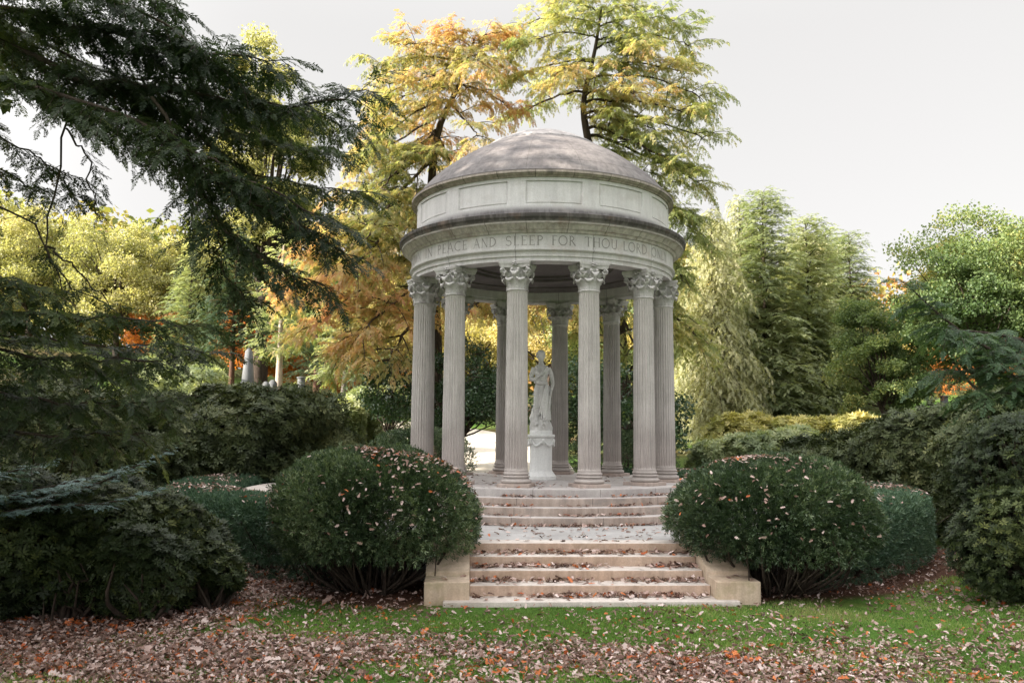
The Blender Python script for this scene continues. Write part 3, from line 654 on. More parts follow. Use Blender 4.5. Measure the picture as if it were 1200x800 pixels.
def ground_mat():
    m, nt, out = new_mat('lawn_and_mulch'); L = nt.links.new
    tc = nd(nt, 'ShaderNodeTexCoord'); P = tc.outputs['Object']
    a = nd(nt, 'ShaderNodeAttribute', attribute_name='tint')
    n1 = nd(nt, 'ShaderNodeTexNoise', Scale=0.8, Detail=5.0, Roughness=0.6); L(P, n1.inputs['Vector'])
    n2 = nd(nt, 'ShaderNodeTexNoise', Scale=26.0, Detail=6.0, Roughness=0.75); L(P, n2.inputs['Vector'])
    g = ramp(nt, [(0.25, (0.045, 0.10, 0.02)), (0.55, (0.085, 0.17, 0.03)), (0.8, (0.17, 0.19, 0.055))]); L(n1.outputs[0], g.inputs[0])
    gk = ramp(nt, [(0.3, (0.45,)*3), (0.7, (1.25,)*3)]); L(n2.outputs[0], gk.inputs[0])
    gc = mixc(nt, 1.0, g.outputs[0], gk.outputs[0], 'MULTIPLY')
    s = ramp(nt, [(0.3, (0.035, 0.018, 0.012)), (0.5, (0.09, 0.045, 0.030)), (0.75, (0.19, 0.11, 0.08))]); L(n2.outputs[0], s.inputs[0])
    c = mixc(nt, a.outputs['Fac'], gc, s.outputs[0])
    p = nd(nt, 'ShaderNodeBsdfPrincipled'); p.inputs['Roughness'].default_value = 0.95; p.inputs['Specular IOR Level'].default_value = 0.1
    L(c, p.inputs['Base Color'])
    b = nd(nt, 'ShaderNodeBump', Strength=0.8, Distance=0.03); L(n2.outputs[0], b.inputs['Height']); L(b.outputs[0], p.inputs['Normal'])
    L(p.outputs[0], out.inputs[0]); return m
MT['ground'] = ground_mat()
tag(ground().build('ground', 'ground', smooth=180), 'lawn with bare brown mulch round the hedges', kind='structure')
# drive on the slope behind
MT['drive'] = stone_mat('pale_gravel', (0.50, 0.45, 0.38), (0.62, 0.57, 0.50), streak=0.05, grain=30)
dr = bez([(0, 6.3, 0), (0.1, 10, 0), (-.4, 15, 0), (-2.2, 20, 0), (-6.0, 25.0, 0), (-11, 28, 0)], 80)[:, :2]
tn = unit(np.gradient(dr, axis=0)); nr = np.c_[-tn[:, 1], tn[:, 0]]
wd = np.interp(np.arange(80), [0, 16, 50, 79], [1.6, 1.8, 2.4, 1.6])
rows = [dr+nr*(wd*k)[:, None] for k in np.linspace(-1, 1, 7)]
V = np.stack(rows, 1).reshape(-1, 2); V = np.c_[V, gz(V[:, 0], V[:, 1])+0.03]
i, j = np.meshgrid(np.arange(79), np.arange(6), indexing='ij')
tag(MB().add(V, np.stack([i*7+j, i*7+j+1, (i+1)*7+j+1, (i+1)*7+j], -1).reshape(-1, 4)).build('path', 'drive', smooth=180), 'pale sunlit gravel drive climbing the slope behind the rotunda', kind='structure')

def litter(x, y):
    p = np.stack([x, y, 0*x+3], -1); w = .40*NZ(p*1.3)+.34*NZ2(p*.8)+.2*NZ2(p*2.3)
    d = 0.10+0.92*sst(-8.7, -9.9, y+.4*w-.5*sst(-1, -4, x))*(1-.80*sst(.5, 3.5, x))
    d = np.maximum(d, 0.9*sst(-3.3, -4.6, x+.3*w-.25*(y+8)))
    d = np.maximum(d, .12*sst(1.5, 4, x)*sst(-4, -8, y))
    d = np.maximum(d, .09*soil(x, y))
    return np.clip(d*(1+.62*w)-.03, 0.015, 1)
def on_lawn(x, y):
    ok = (np.hypot(x, y) > 6.1) & ~((np.abs(x) < 2.02) & (y > -7.36)) & ~((np.abs(x) < 1.8) & (y > -7.44))
    return ok
def grass():
    n = 650000
    x = rng.uniform(-7.2, 10.5, n); y = rng.uniform(-12.2, -3, n)
    d = y-CAM[1]
    keep = on_lawn(x, y) & (rng.uniform(size=n) > soil(x, y)*1.15-.02) & (np.abs(x+1.53-.0525*d) < .72*d+1.2) & (rng.uniform(size=n) > .30*litter(x, y)) & (rng.uniform(size=n) < np.clip(11/d, .35, 1)) & ((y < -6) | (x > 2.5))
    x, y = x[keep], y[keep]; n = len(x)
    ph = rng.uniform(0, 6.28, n); lean = rng.uniform(.1, .9, n); h = rng.uniform(.016, .045, n)*(1+.3*NZ2(np.c_[x, y, 0*x]))
    dv = np.c_[np.cos(ph)*lean, np.sin(ph)*lean, np.ones(n)]
    nr = np.c_[-np.sin(ph), np.cos(ph), 0*ph]+rng.normal(0, .5, (n, 3))
    tv, tf = T_leaf(1.0, 0.16)
    tint = .42+.16*NZ(np.c_[x, y, 0*x])+.12*NZ2(np.c_[x, y, 0*x])+rng.normal(0, .2, n)
    mb = MB(); inst(mb, tv, tf, np.c_[x, y, gz(x, y)-.004], dv, nr, h, tint)
    tag(mb.build('grass', 'grass'), 'short green lawn grass in front of the stairs', kind='stuff')
grass()
def T_oak(seed):
    g = np.random.default_rng(seed)
    st = np.array([0, .18, .34, .5, .66, .82, 1.0]); w = np.array([.02, .17, .10, .27, .15, .26, .03])*g.uniform(.85, 1.2, 7)
    cu = g.uniform(-.5, .9); cw = g.uniform(-.2, .8)
    V = []
    for u, q in zip(st, w): 
        z = cu*u*u*.35
        V += [(u, -q, z+cw*q), (u, 0, z+.03*g.normal()), (u, q, z+cw*q*g.uniform(.4, 1.2))]
    F = []
    for i in range(6): F += [(3*i, 3*i+3, 3*i+4, 3*i+1), (3*i+1, 3*i+4, 3*i+5, 3*i+2)]
    return np.array(V)-[.5, 0, 0], np.array(F)
OAKS = [T_oak(s) for s in range(6)]
def scatter_leaves(mb, pos, size=.1, flat=.35, nrm=None, tint=None):
    n = len(pos); ph = rng.uniform(0, 6.28, n)
    N = (np.array([0, 0, 1.])+rng.normal(0, flat, (n, 3))) if nrm is None else unit(nrm)+rng.normal(0, flat, (n, 3))
    d = np.c_[np.cos(ph), np.sin(ph), rng.normal(0, .2, n)]
    d = d-N*(d*N).sum(1)[:, None]/(N*N).sum(1)[:, None]
    t = np.clip(rng.beta(1.6, 1.5, n)*.9, 0, .89) if tint is None else tint
    red = rng.uniform(size=n) < .07; t = np.where(red, rng.uniform(.93, 1, n), t)
    k = rng.integers(0, 6, n); sc = size*rng.uniform(.65, 1.25, n)
    for q in range(6):
        s = k == q
        if s.any(): inst(mb, *OAKS[q], pos[s], d[s], N[s], sc[s], t[s])
def fallen():
    mb = MB(); n = 385000
    x = rng.uniform(-7.6, 10.5, n); y = rng.uniform(-12.2, -2.5, n); d = y-CAM[1]
    keep = on_lawn(x, y) & (rng.uniform(size=n) < litter(x, y)) & (np.abs(x+1.53-.0525*d) < .72*d+1.2) & ((y < -5) | (np.abs(x) > 2))
    x, y = x[keep], y[keep]; z = gz(x, y)
    # red drifts: a leaf clump keeps its colour
    t = np.clip(rng.beta(1.6, 1.5, len(x))*.9, 0, .89); p = np.c_[x*2.3, y*2.3, 0*x]
    red = NZ2(p) > 1.75; t = np.where(red & (rng.uniform(size=len(x)) < .55), rng.uniform(.93, 1, len(x)), t)
    dense = litter(x, y)
    scatter_leaves(mb, np.c_[x, y, z+rng.uniform(.004, .05, len(x))], .046*np.exp(rng.normal(0, .3, len(x))), .62, tint=t)
    tag(mb.build('fallen_leaves', 'fallen'), 'drift of pinkish brown fallen oak leaves over the lawn', kind='stuff')
    mb = MB()
    for i in range(1, 5):            # leaves blown against each riser
        m = 330; xx = rng.uniform(-HW+.03, HW-.03, m); yy = YF-(i-1)*TREAD-np.abs(rng.normal(0, .07, m))-.03
        dens = .70+.4*np.sin(xx*2.1+i*1.7)+.3*np.sin(xx*5.3+i); k = rng.uniform(size=m) < dens
        scatter_leaves(mb, np.c_[xx, yy, np.full(m, ZL-i*RISE)+rng.uniform(.01, .045, m)][k], .085, .5)
        m = 26; xx = rng.uniform(-HW, HW, m); scatter_leaves(mb, np.c_[xx, rng.uniform(YF-i*TREAD+.03, YF-(i-1)*TREAD, m), np.full(m, ZL-i*RISE)+.012], .08, .2)
    for m, y0, y1, zz in ((210, YF+.05, -4.1, ZL+.013),):
        xx = rng.uniform(-2.6, 2.6, m); yy = rng.uniform(y0, y1, m); k = np.hypot(xx, yy) > 4.02; scatter_leaves(mb, np.c_[xx, yy, np.full(m, zz)][k], .085, .25)
    for rr, zz in ((3.98, ZL), (3.70, -.06-.1295*3), (3.42, -.06-.1295*2), (3.13, -.06-.1295)):
        m = 620; a = radians(1)*rng.uniform(-48, 48, m); q = rr+np.abs(rng.normal(0, .05, m))+.02
        k = rng.uniform(size=m) < .30+.3*np.sin(a*9+rr*5)+.25*np.sin(a*23)+(.35 if rr > 3.9 else 0)
        scatter_leaves(mb, np.c_[q*np.sin(a), -q*np.cos(a), np.full(m, zz)+rng.uniform(.01, .035, m)][k], .075, .4)
    m = 420; a = rng.uniform(0, 2*pi, m); q = 3.05*np.sqrt(rng.uniform(.12, 1, m)); k = rng.uniform(size=m) < .45+.4*np.sin(a*3+1)
    scatter_leaves(mb, np.c_[q*np.cos(a), q*np.sin(a), np.full(m, -.048)][k], .08, .25)
    m = 60; s = rng.choice([-1, 1], m); scatter_leaves(mb, np.c_[s*rng.uniform(1.5, 1.97, m), rng.uniform(-7.3, -6.95, m), np.full(m, -.845)][:9], .08, .25)
    tag(mb.build('fallen_leaves', 'fallen'), 'dry leaves caught on the stairs, terrace and platform', kind='stuff')
fallen()

# ================================================================== SHRUBS
def superell(dirs, ax, e):
    q = np.abs(dirs/np.asarray(ax))**e; r = q.sum(1)**(-1/e); p = dirs*r[:, None]
    nrm = np.sign(p)*np.abs(p/np.asarray(ax))**(e-1)/np.asarray(ax)
    return p, unit(nrm)
def sph(n):
    return unit(rng.normal(size=(n, 3)))
def stems(base, tips, r0, mb=None, bend=.15):
    mb = mb or MB()
    for t in tips:
        b = base+rng.normal(0, .06, 3)*[1, 1, 0]; mid = b*.5+t*.5+rng.normal(0, bend, 3)
        P = bez([b, mid, t], 7); mb.tube(P, np.linspace(r0, r0*.3, 7)*rng.uniform(.7, 1.2), 5, cap=False)
    return mb
def local(o, *mbs):
    loc = np.array(o.location)
    for mb in mbs: mb.V = [v-loc for v in mb.V]
def yew(name, label, cat, c, ax, e, n, mat='yew', size=.10, leaves=0, seed=0, zcut=None, group=None, stem=True):
    c = np.array(c, float); g0 = gz(c[0], c[1])
    o = thing(name, label, cat, (c[0], c[1], g0), group)
    nz = Noise3(1.6, seed=seed); nz2 = Noise3(6.0, seed=seed+1)
    mb = MB()
    for layer, frac, sh in ((0, .42, 1.0), (1, .24, .94), (2, .16, .82), (3, .18, .60)):
        m = int(n*frac); d = sph(m)
        p, nr = superell(d, ax, e)
        f = sh*(1+.045*nz(p)+.035*nz2(p)+rng.normal(0, .022, m))
        p = p*f[:, None]
        low = (p[:, 2] < (-ax[2]*.80 if zcut is None else zcut))
        und = np.clip((-.12-p[:, 2]/ax[2])/.45, 0, 1)*.8      # thinner underneath
        k = ~low & (rng.uniform(size=m) > und*(layer < 2))
        p, nr, d = p[k], nr[k], d[k]
        dv = nr*.9+np.array([0, 0, .35])+rng.normal(0, .55, p.shape)
        tint = .42+.10*nz(p*1.7)+.10*nz2(p)+rng.normal(0, .26, len(p))
        inst(mb, *SPRIG, p+c, dv, rng.normal(size=p.shape), size*rng.uniform(.7, 1.25, len(p)), tint)
    local(o, mb); mb.build('foliage', mat, o)
    if stem:
        base = np.array([c[0], c[1], g0-.05])
        p, _ = superell(unit(np.c_[rng.normal(size=(110, 2)), rng.uniform(-.62, .4, 110)]), np.array(ax)*.88, e)
        bases = base
        sm = MB()
        for t in p+c:
            b = base+np.r_[(t-c)[:2]*.22, 0]; stems(b, [t], .020, sm)
        local(o, sm); sm.build('stem', 'bark', o)
    if leaves:
        d = sph(leaves*3); d = d[(d[:, 2] > -.15)][:leaves]; d = d[(rng.uniform(size=len(d)) < .12+.88*np.clip(d[:, 2], 0, 1)) & (Noise3(3.0, seed=seed+5)(d) > rng.normal(-.35, .7, len(d)))]
        p, nr = superell(d, np.array(ax)*1.02, e); lm = MB()
        t = np.where(rng.uniform(size=len(p)) < .03, rng.uniform(.93, 1, len(p)), rng.uniform(.15, .8, len(p)))
        scatter_leaves(lm, p*(1+.03*nz(p))[:, None]+c+nr*.08, .058, .5, nr+[0, 0, .6], t)
        YEWLEAF.append(lm)
    return o
YEWLEAF = []
yew('clipped_yew', 'large rounded dark yew bush at the left end of the stairs, specked with fallen leaves', 'bush', (-2.70, -6.35, -.18), (1.235, 1.19, .745), 2.35, 36000, zcut=-.48, leaves=3000, seed=11)
yew('clipped_yew', 'large rounded dark yew bush at the right end of the stairs, overhanging the cheek wall', 'bush', (2.46, -6.42, -.19), (1.27, 1.20, .73), 2.35, 36000, zcut=-.48, leaves=2200, seed=21)
yew('clipped_yew', 'smooth dark yew dome behind the left columns, beside the pale drive', 'bush', (-2.85, 6.7, .1), (1.5, 1.3, .86), 2.2, 9000, seed=31)
yew('clipped_yew', 'smooth dark yew dome seen between the right rear columns', 'bush', (2.85, 6.7, .05), (1.5, 1.3, .84), 2.2, 9000, seed=41)

def hedge(label, a0, a1, seed):
    am = radians((a0+a1)/2); o = thing('clipped_hedge', label, 'hedge', (6.6*sin(am), -6.6*cos(am), gz(6.6*sin(am), -6.6*cos(am))), 'clipped hedges round the terrace')
    nz = Noise3(1.3, seed=seed); nz2 = Noise3(5, seed=seed+1); mb = MB(); n = 62000
    a = np.radians(rng.uniform(min(a0, a1), max(a0, a1), n)); ph = rng.uniform(0, 2*pi, n)
    # rounded-box cross-section: r 6.0-7.2, z -0.95..0.0
    cs_, sn_ = np.cos(ph), np.sin(ph)
    q = (np.abs(cs_/.55)**7+np.abs(sn_/.50)**7)**(-1/7)
    pr, pz = cs_*q, sn_*q; nr_, nz_ = np.sign(pr)*np.abs(pr/.55)**6, np.sign(pz)*np.abs(pz/.50)**6
    und = (pz < -.30) & (rng.uniform(size=n) < .75)
    a, pr, pz, nr_, nz_ = [v[~und] for v in (a, pr, pz, nr_, nz_)]; n = len(a)
    rad = 6.55+pr; base = np.c_[rad*np.sin(a), -rad*np.cos(a), pz]
    sh = 1-np.abs(rng.normal(0, .06, n))-(rng.uniform(size=n) < .15)*.35; w = (.022*nz(base)+.018*nz2(base))
    rad = 6.55+pr*(sh+w); z = -.63+pz*(sh+w)
    p = np.c_[rad*np.sin(a), -rad*np.cos(a), z]
    nrm = unit(np.c_[nr_*np.sin(a), -nr_*np.cos(a), nz_])
    inst(mb, *SPRIG, p, nrm*.9+[0, 0, .35]+rng.normal(0, .5, p.shape), rng.normal(size=p.shape), .105*rng.uniform(.7, 1.25, n), .45+.1*nz(p)+rng.normal(0, .2, n))
    local(o, mb); mb.build('foliage', 'hedge', o)
    sm = MB()
    for aa in np.radians(np.linspace(a0, a1, 70)):
        b = np.array([6.6*sin(aa), -6.6*cos(aa), gz(6.6*sin(aa), -6.6*cos(aa))-.05])
        stems(b, [b+[rng.normal(0, .3), rng.normal(0, .3), 0.75] for _ in range(3)], .022, sm, .06)
    local(o, sm); sm.build('stem', 'bark', o)
    lm = MB(); m = 2200; aa = np.radians(rng.uniform(min(a0, a1), max(a0, a1), m)); q = rng.uniform(6.0, 7.1, m)
    k = rng.uniform(size=m) < .4+.4*np.sin(aa*11+q*2)
    scatter_leaves(lm, np.c_[q*np.sin(aa), -q*np.cos(aa), np.full(m, -.02)-.12*((q-6.55)/.6)**4][k], .06, .4)
    YEWLEAF.append(lm)
hedge('low clipped hedge curving round the left side of the terrace, leaves on its flat top', -27, -158, 51)
hedge('low clipped hedge curving round the right side of the terrace, behind the right yew', 27, 158, 61)
lm = MB()
for q in YEWLEAF:
    for v, f, t in zip(q.V, q.F, q.T): pass
    off = lm.n; lm.V += q.V; lm.T += q.T; lm.F += [f+off for f in q.F]; lm.n += q.n
tag(lm.build('fallen_leaves', 'fallen'), 'orange and tan leaves lying on the clipped yews and hedges', kind='stuff')

def shrub(name, label, cat, lobes, n, mat, size=.12, tmpl=ROSETTE, seed=0, stemr=.03, up=.35, group=None, shade=.0):
    """lobes: list of (centre, axes); leaves in rosettes on the lumpy outside and some way in"""
    low = []
    for c, ax in lobes:          # leaves reach down to the ground
        g_ = float(gz(c[0], c[1]))
        if c[2]-ax[2] > g_+.25: low.append((np.array([c[0], c[1], (g_+c[2])/2-.05]), (ax[0]*.92, ax[1]*.92, (c[2]-g_)/2+.1)))
    n = int(n*(1+.6*len(low)/len(lobes))); lobes = list(lobes)+low
    c0 = np.mean([np.array(l[0]) for l in lobes], 0); g0 = float(gz(c0[0], c0[1]))
    o = thing(name, label, cat, (c0[0], c0[1], g0), group)
    nz = Noise3(1.7, seed=seed); nz2 = Noise3(4.2, seed=seed+1); mb = MB(); sm = MB()
    tot = sum(l[1][0]*l[1][2] for l in lobes)
    for c, ax in lobes:
        c = np.array(c, float); ax = np.array(ax, float); m = int(n*ax[0]*ax[2]/tot)
        d = sph(m); p, nr = superell(d, ax, 2.1)
        f = (1-np.abs(rng.normal(0, .13, m)))*(1+.15*nz(p/ax*1.6+seed)+.12*nz2(p)+.05*np.abs(rng.normal(size=m))*(rng.uniform(size=m) < .2))
        p = p*f[:, None]+c
        k = (p[:, 2] > gz(p[:, 0], p[:, 1])+.05)
        for c2, ax2 in lobes:
            if c2 is not c and not np.allclose(c2, c): k &= ((np.abs((p-np.array(c2))/np.array(ax2))**2).sum(1) > .55)
        p, nr = p[k], nr[k]
        inst(mb, *tmpl, p, nr*.7+[0, 0, up]+rng.normal(0, .38, p.shape), rng.normal(size=p.shape), size*rng.uniform(.65, 1.3, len(p)), .42+.13*nz(p*1.3)+.10*nz2(p)+rng.normal(0, .18, len(p)))
        t, _ = superell(unit(rng.normal(size=(26, 3))+[0, 0, .3]), ax*.9, 2)
        b = np.array([c[0], c[1], float(gz(c[0], c[1]))-.05]); stems(b, t+c, stemr, sm, .12)
    local(o, mb, sm); mb.build('foliage', mat, o); sm.build('stem', 'bark', o)
    return o
def lobe(px, py, d, rx, ry, rz=None):
    """lobe centred at photo pixel (px, py), d metres off; sizes in pixels there"""
    k = d/FPX; return (at(px, py, d), (rx*k, (rz or rx)*k*1.0, ry*k))
RH = 'evergreen shrubs round the lawn'
shrub('evergreen_shrub', 'dark leafy shrub in the left foreground corner, below the blue-green bough', 'shrub', [lobe(-20, 610, 10.2, 80, 70), lobe(20, 650, 9.3, 95, 82), lobe(75, 625, 9.7, 70, 55), lobe(85, 668, 9.1, 50, 46)], 17000, 'rhodo_dark', .058, up=.75, seed=71, group=RH)
shrub('evergreen_shrub', 'dark leafy shrub in the left foreground, middle of the row, bare twigs at its foot', 'shrub', [lobe(135, 640, 9.6, 75, 72), lobe(170, 665, 9.2, 60, 50), lobe(110, 605, 9.9, 60, 40), lobe(195, 625, 9.8, 48, 50)], 17000, 'rhodo_dark', .058, up=.75, seed=72, group=RH)
shrub('evergreen_shrub', 'spreading leafy shrub next to the left lawn edge, sloping down towards the grass', 'shrub', [lobe(210, 655, 9.9, 58, 46), lobe(252, 672, 9.8, 40, 32), lobe(178, 618, 10.4, 50, 38), lobe(140, 588, 10.9, 46, 30), lobe(232, 640, 10.3, 46, 34), lobe(160, 660, 9.5, 50, 46)], 17000, 'rhodo_dark', .058, up=.75, seed=73, group=RH)
shrub('tall_rhododendron', 'tall olive-green rhododendron behind the left hedge, below the pale obelisk', 'shrub', [lobe(290, 518, 19.5, 72, 68), lobe(340, 512, 20.3, 58, 54), lobe(245, 500, 20, 58, 52)], 19000, 'rhodo', .11, seed=81, group=RH)
shrub('tall_rhododendron', 'tall olive-green rhododendron between the obelisk shrub and the left rear yew dome', 'shrub', [lobe(385, 530, 20.5, 40, 54), lobe(365, 518, 21.0, 42, 46)], 10000, 'rhodo', .11, seed=82, group=RH)
shrub('tall_rhododendron', 'broad shadowed rhododendron behind the left hedge end, under the hanging hemlock boughs', 'shrub', [lobe(195, 530, 18.5, 55, 70), lobe(215, 495, 20.0, 50, 40), lobe(150, 540, 17.5, 60, 60)], 14000, 'rhodo', .105, seed=83, group=RH)
shrub('tall_rhododendron', 'deeply shaded rhododendron at the left picture edge behind the hemlock boughs', 'shrub', [lobe(70, 530, 16, 80, 75), lobe(-10, 520, 15.5, 80, 80), lobe(90, 480, 19, 80, 50)], 12000, 'rhodo', .10, seed=84, group=RH)
shrub('evergreen_shrub', 'dark shrub at the right picture edge, leaning over the lawn', 'shrub', [lobe(1198, 545, 10.9, 68, 76), lobe(1210, 632, 10.7, 82, 88), lobe(1178, 600, 11.2, 44, 78), lobe(1192, 515, 11.6, 52, 50), lobe(1165, 560, 11.8, 38, 60)], 20000, 'rhodo_dark', .056, up=.7, seed=91, group=RH)
shrub('tall_rhododendron', 'wide dark rhododendron behind the right hedge, in front of the grey grave column', 'shrub', [lobe(1075, 540, 18, 66, 52), lobe(1120, 535, 17.5, 62, 55), lobe(1100, 512, 19, 55, 26)], 15000, 'rhodo', .10, seed=92, group=RH)
shrub('tall_rhododendron', 'dark rhododendron behind the right yew, below the golden shrubs', 'shrub', [lobe(995, 552, 19, 62, 44), lobe(1035, 530, 19.5, 50, 36), lobe(945, 548, 20, 45, 34)], 13000, 'rhodo', .10, seed=93, group=RH)
shrub('tall_rhododendron', 'dark rhododendron by the right picture edge under the hemlock bough, behind the leaning shrub', 'shrub', [lobe(1165, 530, 16, 60, 62), lobe(1215, 520, 15.5, 60, 60)], 11000, 'rhodo', .095, seed=94, group=RH)
shrub('green_shrub', 'mid green shrub behind the right yew, in front of the golden shrubs', 'shrub', [lobe(880, 530, 25, 45, 26), lobe(925, 520, 25, 38, 20), lobe(835, 535, 25, 30, 20)], 6000, 'spruce', .13, seed=95)
GS = 'golden shrubs in the sun'
for px, r, lab in ((868, 34, 'golden sunlit shrub nearest the right columns'), (925, 40, 'golden sunlit shrub in the middle of the golden row'), (990, 42, 'golden sunlit shrub at the right end of the golden row')):
    shrub('golden_shrub', lab, 'shrub', [lobe(px, 514 if px > 900 else 520, 29, r, 24), lobe(px+22, 510, 29.5, r*.7, 19)], 4000, 'gold_shrub', .15, seed=int(px), group=GS)
#PART4
# ================================================================== TREES
class Fol:
    def __init__(s): s.p = []; s.d = []; s.n = []; s.s = []; s.t = []
    def add(s, p, d, n, sc, t):
        s.p.append(p); s.d.append(d); s.n.append(n); s.s.append(np.broadcast_to(sc, (len(p),))); s.t.append(np.broadcast_to(t, (len(p),)))
    def mesh(s, mb, tmpl):
        inst(mb, *tmpl, np.concatenate(s.p), np.concatenate(s.d), np.concatenate(s.n), np.concatenate(s.s), np.concatenate(s.t))
UPV = np.array([0, 0, 1.0])
def dress(limb, fol, tubes, t0=.15, sub_step=.1, sub_len=.7, taper=.7, spray_step=.05, spray_len=.16, ang=55, droop=.35, hang=.1, r=.006, tint=lambda p: .5, tj=.15, keep=1.0, rise=0.0, b_ang=48, rise_j=.12):
    """side shoots along a limb, sprays along every shoot"""
    P = np.asarray(limb, float); seg = np.linalg.norm(np.diff(P, axis=0), axis=1); Lc = np.r_[0, np.cumsum(seg)]; L = Lc[-1]
    if L < 1e-6: return
    n = max(2, int(L*(1-t0)/sub_step)); sgn = 1
    for u in np.linspace(t0, 1, n):
        if rng.uniform() > keep: continue
        s = u*L; p = np.array([np.interp(s, Lc, P[:, k]) for k in range(3)]); q = np.array([np.interp(min(L, s+.02*L+.01), Lc, P[:, k]) for k in range(3)]); b = np.array([np.interp(max(0, s-.02*L-.01), Lc, P[:, k]) for k in range(3)])
        tan = unit(q-b); side = unit(np.cross(tan, UPV)); sgn = -sgn
        a = radians(ang+rng.normal(0, 12)) if u < .985 else 0
        dirv = unit(tan*cos(a)+sgn*side*sin(a)+UPV*(rise+rng.normal(0, rise_j)))
        l = sub_len*(1-taper*u)*rng.uniform(.6, 1.25)
        m = max(3, int(l/spray_step)); w = np.linspace(.1, 1, m)
        pts = p+dirv*(l*w)[:, None]-UPV*(droop*l*w*w)[:, None]
        dd = unit(dirv-UPV*(2*droop*w)[:, None])
        lat = unit(np.cross(dd, UPV)); alt = np.where(np.arange(m) % 2 == 0, 1, -1)
        bb = np.radians(b_ang+rng.normal(0, 10, m))
        sd = dd*np.cos(bb)[:, None]+lat*(alt*np.sin(bb))[:, None]-UPV*hang+rng.normal(0, .12, (m, 3))
        sd[-1] = dd[-1]
        nn = UPV+rng.normal(0, .3, (m, 3))
        fol.add(pts, sd, nn, spray_len*(1-.35*w)*rng.uniform(.75, 1.25, m), tint(pts)+rng.normal(0, tj, m))
        if r: 
            k = [0, m//2, m-1]; tubes.tube(np.vstack([p[None], pts[k]]), [r, r*.8, r*.6, r*.3], 4, cap=False)
def finish_tree(o, trunk, fols, crown_mat, bark, tmpl):
    mb = MB()
    for f in fols: f.mesh(mb, tmpl)
    local(o, mb, trunk); trunk.build('trunk', bark, o, smooth=180); mb.build('crown', crown_mat, o)
    return o
def base_at(px, d, py=520):
    p = at(px, py, d); return np.array([p[0], p[1], float(gz(p[0], p[1]))-.1])

